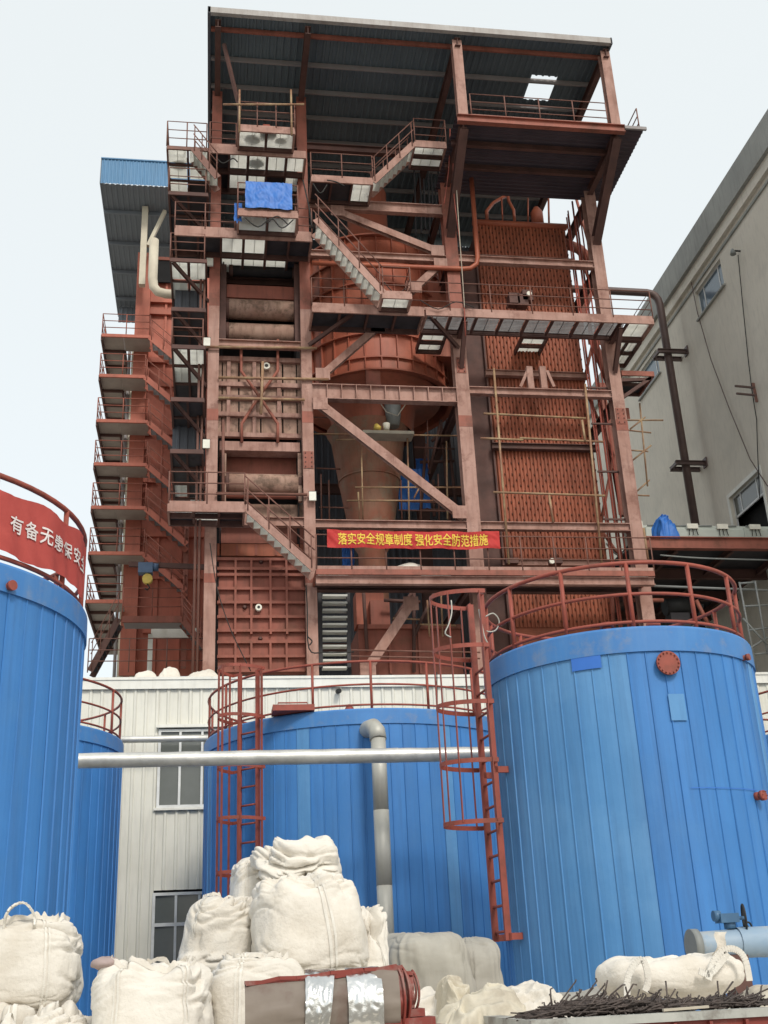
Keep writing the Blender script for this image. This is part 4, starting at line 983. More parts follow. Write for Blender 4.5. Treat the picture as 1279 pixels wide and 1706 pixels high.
# lower left details
t = thing('chain_hoist', 'blue and yellow chain hoist hanging from a rail, lower left', 'hoist', at(245,950,43))
p = at(243,945,43)
MB().bar(at(215,940,43),at(345,945,43),.14,.2).build('monorail','primer_dark',t)
MB().box(p.x-.28,p.x+.28,42.8,43.2,p.z-.28,p.z+.14).build('motor','hoist_blue',t); MB().tube([p+Vector((.28,0,0)),p+Vector((.5,0,0))],.16,12).build('motor_cap','hoist_blue',t)
MB().tube([p+Vector((.05,0,-.3)),p+Vector((.05,0,-.62))],.02,6).build('chain','cable',t)
q = at(246,965,43); MB().tube([q+Vector((-.0,-.12,0)),q+Vector((0,.12,0))],.2,16).build('hook_block','yellow',t); MB().tube([q+Vector((0,0,-.2)),q+Vector((.1,0,-.35)),q+Vector((0,0,-.45)),q+Vector((-.08,0,-.38))],.03,6).build('hook','black',t)
z = az(280,1026,43.5)
lp = plat('low red platform with handrails left of the first column', (-2,43.5,z))
xa, xb = ax(204,1026,43.5), ax(302,1026,43.5); MB().box(xa,xb,43.5,43.6,z-.26,z).build('edge_channel','casing',lp); MB().box(xa,xb,43.6,45,z-.08,z-.02).build('floor_plate','purlin',lp)
railing(lp, [(xa,43.5,z),(xb,43.5,z)], 1.15, sp=1.05, mt='primer_red', toe=False)
st = thing('staircase', 'short red stair descending right from the low platform', 'staircase', (xb,43.5,z)); stair(st, (xb,z-.1),(xb+1.2,z-1.6), 43.5,44.3,(0,1),'casing','primer_red',1.0,'purlin')
lp2 = thing('guard_rail', 'brown guard rail along the white building roof, lower left', 'railing', (-3,42,ZB))
railing(lp2, [(ax(147,1100,42),42,az(200,1120,42)),(ax(215,1100,42),42,az(200,1120,42)),(ax(340,1110,42),42,az(200,1120,42)-.0)], 1.3, sp=1.3, toe=False)
st = thing('staircase', 'dark stair at the far left above the white building', 'staircase', (-5.4,44,ZB)); stair(st, (ax(150,1118,43),az(150,1118,43)),(ax(200,1085,43)-.1,az(200,1072,43)+1.0), 43,43.9,(0,),'primer_dark','rail_brown',1.1,'plate_dark')
tag(pbox(246,1056,254,1122,44.6,.1).build('white_door_frame','white_trim'), 'white upright post in the opening under the low red platform', 'post')
tag(pbox(252,1046,332,1062,45.6,.1).build('pale_sheet','bag'), 'pale sheet strip above the opening under the low red platform', 'sheet')
def crease(P, sd, k=1.0):
    # sharp fabric creases: warped ridges at three scales
    n1 = noise.noise(P*.7+Vector((sd,0,0))); n2 = noise.noise(P*.7+Vector((0,sd,4))); Q = P+Vector((n1,n2,n1-n2))*.9
    sa = lambda t_: math.sqrt(t_*t_+.003)
    r1 = sa(noise.noise(Q*1.1+Vector((sd,3,1)))); r2 = sa(noise.noise(Q*2.4+Vector((1,sd,5)))); r3 = sa(noise.noise(Q*6.0+Vector((2,7,sd))))
    return k*((1-r1*2.2)*.72+(1-r2*2.2)*.26+(1-r3*2)*.05)
def heap(x0,x1,ztop,z0,y0,y1,seed,mt,name,label,cat,amp=.12,nu=90,nv=50,sc=1.0,edge=2.2,group=None,parent=None):
    def fn(u,v):
        X = x0+(x1-x0)*u; Y = y0+(y1-y0)*v
        e = (1-abs(2*u-1)**edge)*(1-abs(2*v-1)**edge); e = max(e,0)**.4
        c = crease(Vector((X*2.4*sc,Y*1.6*sc,(ztop-z0)*e*2.2*sc)), seed)
        n1 = noise.noise((X*1.6+seed,Y*1.6,seed)); n2 = noise.noise((X*5*sc,Y*5*sc,seed+9))
        return (X+.10*n1*sc+amp*.5*n2,Y-amp*.8*c*e+.05*n1,z0+(ztop-z0)*e*(.86+.22*n1)+amp*c*e)
    o = MB().grid(fn,nu,nv).build(name,mt,parent)
    return tag(o,label,cat,group) if label else o
for px0,px1,lb in ((222,262,'leftmost pale sack heap on the white building roof'),(262,300,'middle pale sack heap on the white building roof under the low platform'),(305,372,'right pale sack heap on the white building roof by the first column')):
    a,b_ = at(px0,1118,31.0), at(px1,1118,31.0)
    heap(a.x,b_.x,az((px0+px1)/2,(1112,1108,1113)[(px0>230)+(px0>280)],31),WZ,30.8,31.5,px0,'bag','sack_heap',lb,'sack',.06)

# ================================================================ conveyor deck on the right
cd = thing('conveyor_deck', 'red steel deck carrying the conveyor, in deep shade below', 'platform', (17,34,14.6))
MB().ib((14.0,34,14.82),(19.9,34,14.82),.24,.42,.03).build('edge_beam','primer_red',cd)
MB().box(14.0,19.9,34.12,44,14.85,14.98).build('deck_plate','plate_dark',cd)
for y in (36.5,39,41.5): MB().ib((14,y,14.6),(19.9,y,14.6),.2,.36,.02).build('joist','primer_dark',cd)
for x in (15.5,17.5,19.5): MB().ib((x,34.15,14.66),(x,44,14.66),.14,.2,.02).build('cross_joist','primer_dark',cd)
MB().box(19.5,19.8,42,42.3,ZB,14.4).build('post','primer_dark',cd); MB().tube([(13.9,33.7,13.2),(19.8,33.7,13.0)],.04,8).build('hanging_pipe','grey_pipe',cd)
MB().tube([at(1072,880,33.6),at(1080,935,33.6)],.05,8).build('drain_pipe','scaffold',cd)
cv = thing('drag_conveyor', 'pale grey-green enclosed conveyor lying on the red deck', 'conveyor', (17,34.8,15))
MB().add([(14.35,34.4,15.02),(14.35,34.4,15.5),(14.35,34.6,15.72),(14.35,35.3,15.72),(14.35,35.3,15.02),(19.9,34.4,15.02),(19.9,34.4,15.5),(19.9,34.6,15.72),(19.9,35.3,15.72),(19.9,35.3,15.02)],[(0,1,2,3,4),(9,8,7,6,5),(0,5,6,1),(1,6,7,2),(2,7,8,3),(3,8,9,4)]).build('casing','conveyor',cv)
for i in range(6):
    x = 14.6+i*.9; MB().box(x,x+.05,34.36,34.42,15.0,15.56).build('flange','conveyor',cv)
    MB().bar((x+.15,34.5,15.68),(x+.7,34.5,15.68),.05,.04).build('cover_bar','grey_pipe',cv)
for x in (16.3,17.4,18.6):
    o = MB().box(x-.2,x+.2,34.3,34.39,15.5,15.68).build('tag_plate','ring_white',cv)
    for dx in (-.12,0,.12): MB().tube([(x+dx,34.33,15.5),(x+dx*1.3,34.31,15.25)],.015,5).build('hook','black',o)
MB().box(14.1,14.5,34.3,35.3,15.0,15.75).build('drive_box','ring_white',cv); MB().tube([(14.25,34.3,15.5),(14.25,34.15,15.5)],.15,14).build('drive_pulley','black',cv)
p = at(1110,875,34.1)
heap(p.x-.42,p.x+.42,15.93,14.98,33.95,34.6,77,'tarp_blue','tarpaulin','bundled blue tarp tied over the left end of the conveyor','tarpaulin',.13,60,40,1.7,2.6)
# low works on the right, below the deck
lw = thing('lower_wall', 'grey-green wall in the shade under the conveyor deck', 'wall', (17,44,ZB))
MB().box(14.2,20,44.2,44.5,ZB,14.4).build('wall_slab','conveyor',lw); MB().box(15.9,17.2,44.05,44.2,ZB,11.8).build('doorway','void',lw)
scaf('frame_scaffold','grey frame scaffold at the right edge above the white roof',[((1232,970),(1262,1125)),((1258,968),(1279,1090)),((1232,972),(1260,970)),((1240,1010),(1279,1008)),((1248,1050),(1279,1046)),((1238,1030),(1279,1075)),((1225,1095),(1279,1062)),((1256,1090),(1279,1088))],33.2,r=.035,mt='grey_pipe')
scaf('slanted_steelwork','rusty slanted legs and poles under the right-hand column',[((1078,975),(1060,1040)),((1066,970),(1076,1040)),((1040,990),(1050,1040)),((1020,990),(1022,1040)),((1160,1000),(1180,1040)),((1050,1000),(1105,1000))],34,r=.07,mt='primer_red')
t = thing('drive_unit','dark motor and drive on the low works at the right','motor',at(1130,1020,36))
p = at(1130,1012,36); MB().tube([p+Vector((-.5,0,0)),p+Vector((.5,0,.1))],.3,16).build('motor','black',t); MB().box(p.x-.4,p.x+.3,35.8,36.3,p.z-.8,p.z-.25).build('frame','plate_dark',t)
MB().bar(p+Vector((.5,0,-.9)),p+Vector((.9,0,.1)),.12,.12).build('strut','black',t)

# ================================================================ foreground: bulk bags
def bag(px0,px1,pt,pb,Y,dep,seed,label,mt='bag',amp=.035,ex=3.6,lean=0.,rot=0.,straps=(),loops=(),tie=False,pexp=4.2,wr=.02,topdip=.0,cat='bulk bag',group='white bulk bags',name='bulk_bag',zbot=None,shear=0.,drape=0.,hem=0.):
    xm = (px0+px1)/2; X0,X1 = ax(px0,(pt+pb)/2,Y), ax(px1,(pt+pb)/2,Y); z1 = az(xm,pt,Y); z0 = az(xm,pb,Y) if zbot is None else zbot
    W,H = X1-X0, z1-z0; cx,cz = (X0+X1)/2, (z0+z1)/2; D = dep; cy = Y+D/2
    T = thing(name,label,cat,(cx,cy,z0),group); wr *= 1.25
    cr_, sr_ = math.cos(rot), math.sin(rot)
    def surf(u,v,off=0.):
        a = 2*PI*u; b = PI*(v-.5)
        c,s = math.cos(a),math.sin(a); q = 2/ex
        x = math.copysign(abs(c)**q,c); y = math.copysign(abs(s)**q,s)
        cb,sb = math.cos(b),math.sin(b); pq = 2/pexp
        rr = abs(cb)**pq; zz = math.copysign(abs(sb)**pq,sb)
        p = Vector((x*rr,y*rr,zz))
        P = Vector((p.x*W/2,p.y*D/2,p.z*H/2))
        n = Vector((p.x/W,p.y/D,p.z/H)).normalized()
        S_ = Vector((P.x*2.0+seed*3.1,P.y*2.0,P.z*2.0+seed))
        n1 = noise.noise(S_*.8)
        d = amp*(1.2*n1+.7*noise.noise(S_*2.1))
        # folds: ridges that run mostly level, tighter towards the top and bottom seams
        wv = Vector((P.x*2.2+seed*7,P.y*2.2,P.z*(9+3*n1)+n1*3+P.x*lean*6))
        e1 = abs(noise.noise(wv)); ee = abs(noise.noise(wv*2.1+Vector((3,1,7)))); mk = min(1,max(0,noise.noise(S_*.55+Vector((4,2,8)))*2.2+.25)); k = .1+.75*mk+1.2*abs(zz)**4
        d -= wr*k*(max(0,.30-e1)/.30)**2*1.6 + wr*.5*k*(max(0,.25-ee)/.25)**2
        al = .6*math.sin(seed*1.7); w2 = Vector(((P.x*math.cos(al)+P.z*math.sin(al))*1.6+seed,P.y*2,(P.z*math.cos(al)-P.x*math.sin(al))*9+2*n1)); e3 = math.sqrt(noise.noise(w2)**2+.001)
        d -= wr*.55*(max(0,.22-e3)/.22)**1.5*(.15+1.3*mk)
        d += wr*(.2+.5*mk)*(crease(Vector((P.x*2.6,P.y*2.6,P.z*4.2)),seed)-.35)
        if drape: d += drape*(.15+.85*max(0,1-v*1.25))*(math.sin(a*17+4*n1+P.x*3)*.6+noise.noise((a*9,seed,v*1.5)))
        if tie and zz > .55:
            k2 = (zz-.55)/.45; d += k2*.05*math.sin(a*9+3*n1)*rr
        P += n*(d+off)
        if topdip and zz > .6: P.z -= topdip*(1-rr)*(zz-.6)/.4
        P.x += lean*(P.z)
        X,Y_ = P.x*cr_-P.y*sr_, P.x*sr_+P.y*cr_
        return (cx+X+shear*(P.z),cy+Y_,cz+P.z)
    MB().grid(surf,190,120,True,True).build('bag_body',mt,T)
    if hem:
        def hm(u,v):
            p = Vector(surf(u,.845+.01*v,.004)); k_ = .5+.9*abs(noise.noise((math.cos(2*PI*u)*4,math.sin(2*PI*u)*4,seed)))
            return (p.x+.03*v*noise.noise((u*40,seed,1)),p.y-.02*v*abs(noise.noise((u*33,seed,2))),p.z+hem*v*k_*(1+.5*noise.noise((u*60,seed,5))))
        MB().grid(hm,160,5,True,True).build('mouth_hem',mt,T)
    for u0 in straps:
        for du in (-.006,.006):
            b = MB().grid(lambda uu,vv: surf(u0+du+(uu-.5)*.006,.06+.86*vv,.009),2,70)
            b.build('strap','bag_strap',T)
    for (lx_,ly_,h_,tw) in loops:
        c0 = Vector((cx+lx_*W/2,cy-D/2*.8+ly_,z1-.06))
        ps = [c0+Vector((tw*math.cos(PI*k/14)*.5,.03*math.sin(k),h_*math.sin(PI*k/14))) for k in range(15)]
        b = MB()
        for p,q in zip(ps,ps[1:]): b.bar(p,q,.014,.05,(0,1,0))
        b.build('lifting_loop','bag_strap',T)
    return T
ZP = .8
bag(-75,125,1530,1690,9.0,.95,11,'upright bulk bag at the far left with a pale lifting loop',wr=.03,hem=.07,straps=(.80,),loops=((.0,-.05,.17,.22),),zbot=az(60,1690,9.0))
bag(-110,142,1672,1800,8.5,1.1,12,'flattened bulk bag lying under the far left one',wr=.05,pexp=3,straps=(.74,),zbot=.85,group='white bulk bags')
bag(142,356,1592,1800,8.3,1.0,13,'wide bulk bag in front with two vertical straps, left of centre',wr=.028,straps=(.69,.81),hem=.05,zbot=ZP,topdip=.06,tie=True)
bag(298,432,1490,1640,10.0,.9,14,'bulk bag leaning left behind the wide front bag',lean=-.0,shear=.22,wr=.03,hem=.04,straps=(.66,),zbot=az(360,1650,10))
bag(340,520,1585,1800,9.0,.9,15,'squarish bulk bag under the big centre one, partly hidden',wr=.025,hem=.05,zbot=ZP,straps=(.72,))
bag(424,614,1452,1632,9.6,1.0,16,'large bulging bulk bag in the centre of the pile',wr=.026,amp=.05,shear=-.10,straps=(.775,),tie=True,zbot=az(520,1632,9.6),ex=3.2)
bag(426,570,1388,1475,10.2,.9,17,'topmost bulk bag with crumpled tied mouth',wr=.05,amp=.06,tie=True,topdip=.08,shear=-.15,zbot=az(500,1480,10.2),pexp=3.2)
bag(384,470,1424,1540,10.6,.8,18,'narrow bulk bag behind the topmost one on the left',wr=.035,zbot=az(430,1545,10.6),straps=(.72,))
bag(585,654,1505,1660,10.1,.8,19,'narrow wrinkled bulk bag right of the large centre bag',wr=.06,amp=.05,tie=True,zbot=az(620,1660,10.1),straps=(.79,))
bag(408,520,1540,1640,10.8,.9,21,'shaded bulk bag wedged behind the large centre bag',wr=.03,zbot=ZP)
bag(560,650,1640,1800,9.9,.9,22,'bulk bag under the narrow wrinkled one, behind the trough bundle',wr=.03,zbot=ZP)
B8 = bag(1028,1262,1580,1662,9.2,.75,23,'half-empty bulk bag slumped on the right, with long loops',wr=.022,amp=.05,pexp=2.6,ex=2.8,zbot=az(1150,1668,9.2),topdip=.05)
for pts_ in (((1180,1632),(1190,1600),(1208,1582),(1228,1583),(1242,1600),(1250,1640)),((1165,1618),(1182,1622),(1200,1604),(1214,1585)),((1045,1660),(1046,1630),(1058,1606),(1072,1600),(1080,1630),(1074,1655))):
    ps = [at(x,y,9.12) for x,y in pts_]; fine = []
    for i in range(len(ps)-1):
        for k in range(5):
            t_ = k/5; a = ps[max(0,i-1)]; b = ps[i]; c = ps[i+1]; d = ps[min(len(ps)-1,i+2)]
            fine.append(.5*((2*b)+(c-a)*t_+(2*a-5*b+4*c-d)*t_*t_+(3*b-a-3*c+d)*t_**3))
    m_ = MB()
    for p,q in zip(fine,fine[1:]): m_.bar(p,q,.05,.014,(0,1,0))
    m_.build('lifting_loop','bag_strap',B8)
MB().grid(lambda u,v: (lambda p: (p.x+.03*math.sin(v*5),p.y+.03*math.sin(u*3),p.z))(at(1185+u*(12+8*v)+v*12,1592-40*v,9.2)),4,8).build('mouth_flap','bag',B8)
tag(MB().grid(lambda u,v:(lambda a,b:(ax(176,1596,8.65)+.10*math.cos(a)*math.cos(b),8.65+.15*math.sin(a)*math.cos(b),az(168,1606,8.65)+.045*math.sin(b)+.02*noise.noise((u*5,v*4,0))))(2*PI*u,PI*(v-.5)),24,12).build('rag','cloth_pink'),'greyish pink rag on top of the wide front bag','rag')
# covered mounds and empty bags
def tarpmound(px0,px1,pt,Y,y1,seed,mt,label,name='covered_mound',cat='tarpaulin',zb=ZP,amp=.06,edge=3.5,sc=.8):
    x0,x1 = ax(px0,1600,Y), ax(px1,1600,Y)
    return heap(x0,x1,az((px0+px1)/2,pt,Y+.35),zb,Y,y1,seed,mt,name,label,cat,amp,110,70,sc,edge)
for x0_,x1_,pt_,Y_,sd_,lb_ in ((648,806,1548,11.6,31,'grey tarp-covered mound before the middle tank'),(768,856,1562,11.9,32,'smaller grey covered mound beside the ladder foot')):
    bag(x0_,x1_,pt_,1800,Y_,1.3,sd_,lb_,'tarp_grey',.05,3.4,pexp=4.6,wr=.006,drape=.03,cat='tarpaulin',group=None,name='covered_mound',zbot=ZP)
tarpmound(930,1080,1635,11.2,13.0,33,'tarp_grey','grey cover spread at the foot of the nearest tank',amp=.04,edge=3)
tarpmound(1255,1340,1640,10.5,12.0,34,'bag_old','dusty cover at the right edge by the pale pipe',amp=.05)
tarpmound(655,770,1632,9.6,10.6,35,'bag','crumpled white empty bag right of the trough bundle',name='empty_bag',cat='empty bag',amp=.10,sc=1.4)
tarpmound(735,800,1615,9.3,10.0,36,'bag_old','yellowish folded empty bag standing up in the heap',name='empty_bag',cat='empty bag',amp=.14,sc=1.6)
tarpmound(740,900,1655,8.6,9.8,37,'bag_old','wrinkled yellowish empty bag in front of the heap',name='empty_bag',cat='empty bag',amp=.13,sc=1.5)
tarpmound(830,960,1625,9.2,10.6,38,'bag','white empty bag spread before the nearest tank',name='empty_bag',cat='empty bag',amp=.10,sc=1.2)
tarpmound(640,760,1675,8.2,9.2,39,'bag','flat white empty bag low behind the trough bundle',name='empty_bag',cat='empty bag',amp=.08,sc=1.3)
tarpmound(820,1000,1672,8.0,9.2,40,'bag','flat pale empty bag beside the red skip',name='empty_bag',cat='empty bag',amp=.08,sc=1.3)
# bundle of curved troughs with foil
YG = 7.6
tb = thing('trough_bundle','bundle of nested red-edged curved steel troughs lying on its side','steel troughs',at(540,1700,YG))
def arcsheet(p,q,r,a0,a1,th,mt,name,par,n=18,nl=10,wob=0):
    p,q = Vector(p),Vector(q); b = MB()
    def fn(rr): return lambda u,v: (lambda a,c: (c.x,c.y-rr*math.cos(a)+wob*noise.noise((u*5,v*7,rr*9)),c.z+rr*math.sin(a)+wob*noise.noise((u*4,v*9,3))))(a0+(a1-a0)*v,p.lerp(q,u))
    b.grid(fn(r),nl,n); b.grid(fn(r-th),nl,n)
    return b.build(name,mt,par)
p,q = at(410,1694,YG+.3),at(664,1664,YG+.3)
for k in range(6):
    r = .215-.02*k; dx = Vector((random.uniform(-.02,.03),0,.018*k)); ex = Vector((random.uniform(-.02,.05)+.012*k,0,.01*k))
    o = arcsheet(p+dx,q+ex,r,-1.0,1.15-.03*k,.006,'trough' if k in (0,3) else 'skip_red','trough',tb,20,24,.022)
    for s_ in (-1.0,1.15-.03*k):
        f = MB(); off = Vector((0,-r*math.cos(s_),r*math.sin(s_)))
        n_ = 9
        for i in range(n_):
            w0 = Vector((0,.012*noise.noise((i*.9,k,s_)),.014*noise.noise((i*.7,k+4,s_)))); w1 = Vector((0,.012*noise.noise(((i+1)*.9,k,s_)),.014*noise.noise(((i+1)*.7,k+4,s_))))
            f.bar((p+dx).lerp(q+ex,i/n_)+off+w0,(p+dx).lerp(q+ex,(i+1)/n_)+off+w1,.10,.022)
        f.build('flange_edge','skip_red',o)
    m_ = MB(); ps = [q+ex+Vector((.05*math.cos(a)-.02,-(r+.006)*math.cos(a),(r+.006)*math.sin(a))) for a in [-1.0+2.1*i/14 for i in range(15)]]
    m_.tube(ps,.009,5); m_.build('rim','skip_red',o)
p2,q2 = at(480,1716,YG+.21),at(738,1704,YG+.21)
for k in range(4): MB().bar(p2+Vector((0,.03*k,-.05+.05*k)),q2+Vector((-.06*k,.03*k,-.03+.05*k)),.22,.046).build('flat_plate','skip_red',tb)
MB().box(p.x-.1,q.x+.1,YG+.1,YG+.5,ZP+.002,p.z-.24).build('timber_rest','trough',tb)
for (pa,pb_,lb,sl) in ((500,552,'left silver foil strip hanging over the trough bundle',.12),(574,631,'right silver foil strip hanging over the trough bundle',0)):
    ca,cb_ = at(pa,1660,YG+.3).x, at(pb_,1660,YG+.3).x
    zf = (p.z+q.z)/2
    def ff(u,v):
        a = 1.55-2.9*v; r = .232+.006*noise.noise((u*4,v*9,pa)); taper = 1-.35*v if sl else 1
        return (ca+(cb_-ca)*(.5+(u-.5)*taper)+sl*(.5-v)*.5+.004*noise.noise((v*12,pa,1)), YG+.3-r*math.cos(a)-.015*abs(noise.noise((u*5,v*11,pa))), zf+r*math.sin(a))
    tag(MB().grid(ff,24,70).build('foil_strip','foil'),lb,'foil')
# red skip with rebar offcuts
YK = 7.4
p = at(890,1690,YK); q = at(1310,1680,YK); zk = (p.z+q.z)/2-.01
sk = thing('steel_skip','red steel skip with a worn grey rim at the lower right','skip',(p.x,YK,0))
MB().box(p.x,q.x,YK,YK+.06,.01,zk-.05).build('front_plate','skip_red',sk); MB().box(p.x,p.x+.06,YK+.06,YK+1.5,.01,zk-.05).build('side_plate','skip_red',sk)
MB().box(p.x-.03,q.x,YK-.03,YK+.09,zk-.05,zk).build('rim','skip_rim',sk); MB().box(p.x-.03,p.x+.09,YK+.09,YK+1.5,zk-.052,zk-.002).build('rim','skip_rim',sk)
MB().box(p.x+.06,q.x,YK+.06,YK+1.5,.01,zk-.08).build('fill','trough',sk)
for px in (940,1000,1060,1120,1180,1240):
    x = ax(px,1695,YK); MB().box(x-.01,x+.01,YK-.04,YK-.001,.01,zk-.06).build('rib','skip_red',sk)
rb = MB(); random.seed(4)
def pile(xa,xb,hmax,n,sp):
    for i in range(n):
        u = random.random(); x = xa+(xb-xa)*u; h = hmax*(1-abs(2*u-1)**1.6)
        c = Vector((x,YK+.12+random.random()*.5,zk+.01+random.random()*h)); a = random.gauss(.35,.55)*(1 if random.random() < .75 else -1); el = random.gauss(.03,.06) if random.random() < .9 else random.gauss(.5,.3)
        l = random.uniform(.05,.19)*sp; d = Vector((math.cos(a)*math.cos(el),math.sin(a)*.6,math.sin(el)))*l
        k1 = Vector((random.gauss(0,.02),0,random.gauss(0,.008)))
        rb.tube([c-d,c-d*.3+k1*.8,c+d*.4-k1*.6,c+d+k1*1.6,c+d*1.05+k1*1.6+Vector((random.gauss(0,.012),0,random.gauss(.003,.008)))],.006,4)
pile(ax(925,1690,YK),ax(1110,1690,YK),.075,800,1.0); pile(ax(1060,1690,YK),ax(1190,1690,YK),.05,380,.9); pile(ax(1195,1690,YK),ax(1300,1690,YK),.05,300,.8)
o = tag(rb.build('rebar_offcuts','rebar'),'heap of dark bent rebar offcuts lying on the red skip','rebar'); o['kind'] = 'stuff'
MB_ = MB().bar(at(1105,1683,YK-.0),at(1180,1677,YK),.03,.015); tag(MB_.build('wooden_stick','rope'),'short pale stick on the rim of the red skip','stick')
# pale pipe with valve at the right
YV = 11.8
p = at(1160,1576,YV); q = at(1340,1570,YV)
pv = thing('pale_pipe','fat pale blue pipe with flange at the lower right before the tank','pipe',p)
MB().tube([p,p+Vector((.05,0,0)),p+Vector((.5,0,.01)),q],[.12,.135,.14,.145],24).build('pipe_run','pipe_pale',pv)
MB().tube([p+Vector((-.06,0,0)),p+Vector((.02,0,0))],.165,24).build('flange','grey_pipe',pv)
MB().box(p.x+.3,p.x+.5,YV-.1,YV+.1,.01,p.z-.1).build('pipe_support','primer_dark',pv)
MB().grid(lambda u,v:(lambda a:(p.x+.45+.9*u,YV-.15*math.cos(a)-.008*abs(noise.noise((u*9,v*6,1))),p.z+.01+.152*math.sin(a)-.25*max(0,v-.8)*0))(1.9-3.2*v),30,24).build('plastic_wrap','pipe_pale',pv)
c = at(1212,1534,YV)
vv_ = thing('gate_valve','dark blue gear-operated valve with handwheel on the pale pipe','valve',(c.x,YV,p.z+.16))
MB().tube([(c.x+.02,YV,p.z+.15),(c.x+.02,YV,c.z)],.06,10).build('stem_housing','valve_blue',vv_); MB().box(c.x-.1,c.x+.1,YV-.08,YV+.08,c.z-.02,c.z+.07).build('gearbox','valve_blue',vv_)
MB().tube([(c.x-.15,YV-.01,c.z+.05),(c.x-.08,YV-.01,c.z+.05)],.055,12).build('motor','valve_blue',vv_)
hc = Vector((c.x+.17,YV-.04,c.z+.02)); MB().tube([hc+Vector((0.02*math.cos(a),.05*math.cos(a)*1.6,.13*math.sin(a))) for a in [2*PI*i/24 for i in range(24)]],.012,7,True).bar(hc+Vector((0,0,-.12)),hc+Vector((0,0,.12)),.012,.012,(0,1,0)).build('handwheel','black',vv_)
MB().tube([hc,hc+Vector((-.1,.03,0))],.018,8).build('shaft','valve_blue',vv_)
hc = at(1247,1544,YV); MB().tube([hc+Vector((.05*math.cos(a),.03*math.cos(a),.045*math.sin(a))) for a in [2*PI*i/18 for i in range(18)]],.01,6,True).build('handwheel','black',vv_)
MB().tube([hc+Vector((-.25,0,-.03)),hc],.014,6).build('lever','black',vv_)

# ================================================================ clutter on the frame
def hang(name, label, cat, lines, r=.02, mt='cable', part='line'):
    t = thing(name, label, cat, at(*lines[0][1][0], lines[0][0]))
    for Y, pts_ in lines:
        ps = [at(x,y,Y) for x,y in pts_]; fine = []
        for i in range(len(ps)-1):
            for k in range(4):
                t_ = k/4; a = ps[max(0,i-1)]; b = ps[i]; c = ps[i+1]; d = ps[min(len(ps)-1,i+2)]
                fine.append(.5*((2*b)+(c-a)*t_+(2*a-5*b+4*c-d)*t_*t_+(3*b-a-3*c+d)*t_**3))
        fine.append(ps[-1]); MB().tube(fine,r,5).build(part,mt,t)
    return t
hang('hanging_chains','dark chains hanging in the shade above the cyclone','chains',[(36,((px,280+9*(i%3)),(px+2+i%2,330+8*(i%4)),(px+3,395-6*(i%3)))) for i,px in enumerate((690,699,706,713,719,724,730,735))],.035,'plate_dark','chain')
hang('hanging_rope','red and pale ropes hanging beside the third column top','rope',[(31.7,((755,262),(757,330),(768,420),(776,560))),(31.7,((750,215),(748,280),(740,340)))],.02,'rail_red','rope')
hang('hanging_rope','long pale cord dropping past the third column to the long walkway','rope',[(31.6,((760,300),(765,380),(772,480),(774,512)))],.015,'rope','rope')
hang('welding_cables','dark looped cables lying under the blue tarp platform','cable',[(30.6,((408,362),(430,378),(452,364),(470,380),(489,366))),(30.6,((445,372),(462,360),(480,374))),(31.7,((360,262),(372,272),(388,264),(396,270)))],.022)
hang('welding_cables','dark cables sagging below the upper walkway left of the top stair','cable',[(31.7,((522,306),(534,322),(545,308))),(31.7,((545,300),(560,303),(574,310))),(31.7,((505,300),(515,345),(520,380)))],.025)
hang('welding_cables','thin cables strung along the long walkway railing','cable',[(31.7,((700,500),(730,515),(760,503),(790,512))),(31.7,((640,470),(660,490),(676,480)))],.018)
hang('welding_cables','dark cables dangling at the foot of the second column','cable',[(32.6,((510,975),(512,1010),(515,1080),(540,1087),(590,1086))),(32.6,((512,1060),(520,1068),(516,1075)))],.022)
hang('welding_cables','slack wire crossing the stiffened casing diagonally','cable',[(32.7,((350,905),(362,980),(385,1050),(418,1118)))],.016)
hang('air_hose','pale hose coiled on the ladder head of the nearest tank','hose',[(16.2,((752,1062),(742,1055),(748,1040),(753,1020),(752,1000))),(16.4,((808,1028),(822,1022),(832,1035),(826,1050),(812,1052),(806,1042))),(16.2,((798,1015),(803,1040),(808,1062),(815,1075)))],.012,'pipe_grey','hose')
hang('hanging_rope','thin cord hanging from the rail of the middle tank','rope',[(23.5,((728,1120),(729,1180)))],.012,'cable','rope')
hang('pipe_loops','grey cable loops under the right end of the conveyor deck','cable',[(34,((1010,905),(1030,925),(1050,915),(1062,940))),(34,((1100,925),(1170,930),(1279,933)))],.03,'grey_pipe')
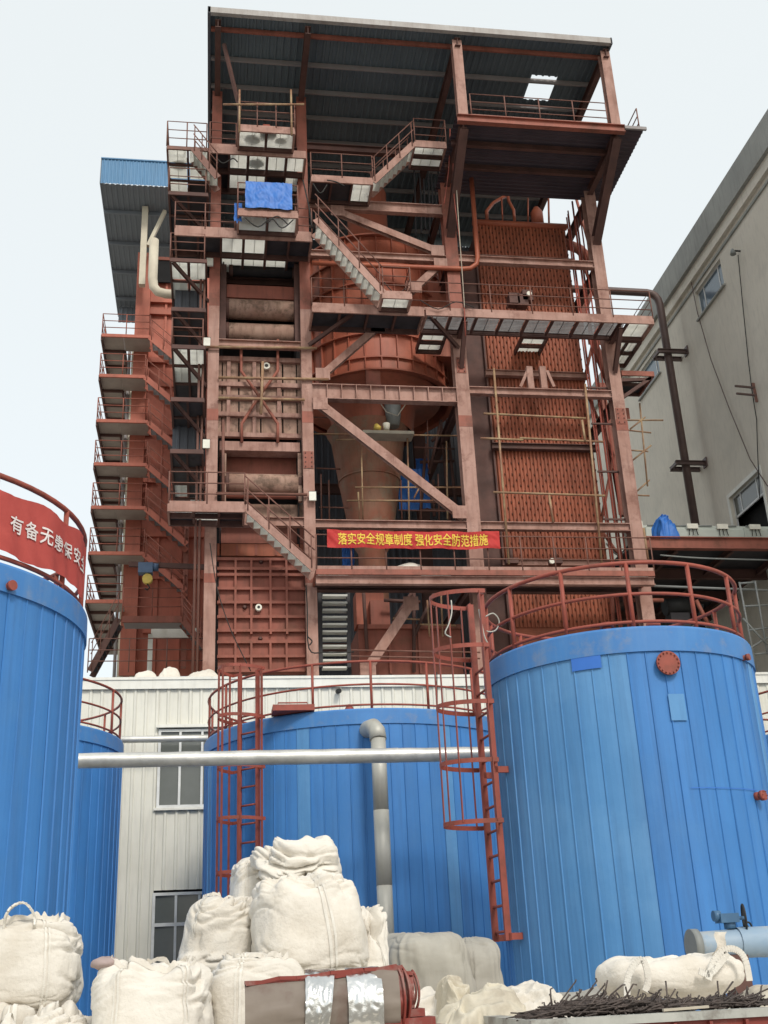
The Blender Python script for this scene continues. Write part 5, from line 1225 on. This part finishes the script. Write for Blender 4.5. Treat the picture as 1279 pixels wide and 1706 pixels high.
for px,py,Yb,lb,s_ in ((422,232,31.2,'black rag lying on the left grating of the topmost platform',.28),(470,232,31.2,'black rag lying on the right grating of the topmost platform',.2),(428,262,32.4,'dark lump of rubbish on the inner grating of the topmost platform',.3),(300,255,32.6,'dark rag on the topmost side gallery grating',.3),(420,372,31.1,'dark tool bag lying on the grating below the blue tarp',.36)):
    p = at(px,py,Yb); zz = Z_B if py > 300 else (28.52 if px < 330 else Z_A)
    tag(MB().grid(lambda u,v:(lambda a,b:(p.x+s_*math.cos(a)*math.cos(b)*(1+.45*noise.noise((math.cos(a)*2,math.sin(a)*2,px))),Yb+s_*.8*math.sin(a)*math.cos(b)*(1+.4*noise.noise((math.cos(a)*2+3,math.sin(a)*2,px))),zz+.03+.07*(1+math.sin(b))))(2*PI*u,PI*(v-.5)),28,8).build('rag','near_black'),lb,'rag')

scaf('scaffold','thin access scaffold rails in the shade beside and behind the cone',[((527,780),(575,782)),((532,845),(580,846)),((535,790),(536,866)),((548,800),(549,866)),((660,835),(760,838)),((664,850),(758,852)),((668,800),(670,866)),((700,795),(702,866)),((730,790),(732,866)),((690,745),(758,748)),((712,700),(714,780)),((520,695),(560,696))],36.2,r=.028,mt='rail_brown')
scaf('scaffold','short scaffold stubs under the banner walkway near the middle column',[((700,1040),(760,1042)),((712,1000),(716,1060)),((735,990),(738,1060)),((655,1030),(700,1032))],33.9,r=.03,mt='scaffold')
scaf('angle_struts','dark angle struts behind the right-hand column',[((965,420),(1000,520)),((1000,520),(972,640)),((972,640),(1022,760)),((1022,760),(1000,880)),((1000,880),(1048,950)),((960,330),(985,420))],35.5,r=.06,mt='primer_red')
for (xx,yy,lb) in ((8.23,20.9,'bolted splice plate on the third column above the wide beam'),(13.71,19.1,'bolted splice plate on the right-hand column'),(2.93,17.2,'bolted splice plate on the second column')):
    t = thing('splice_plate',lb,'plate',(xx,YC,yy))
    MB().box(xx-.16,xx+.16,YC-.025,YC-.007,yy-.3,yy+.3).build('plate','primer_red',t)
    for i in range(4):
        for s_ in (-.1,.1): MB().tube([(xx+s_,YC-.024,yy-.24+.16*i),(xx+s_,YC-.05,yy-.24+.16*i)],.022,6).build('bolt','primer_dark',t)
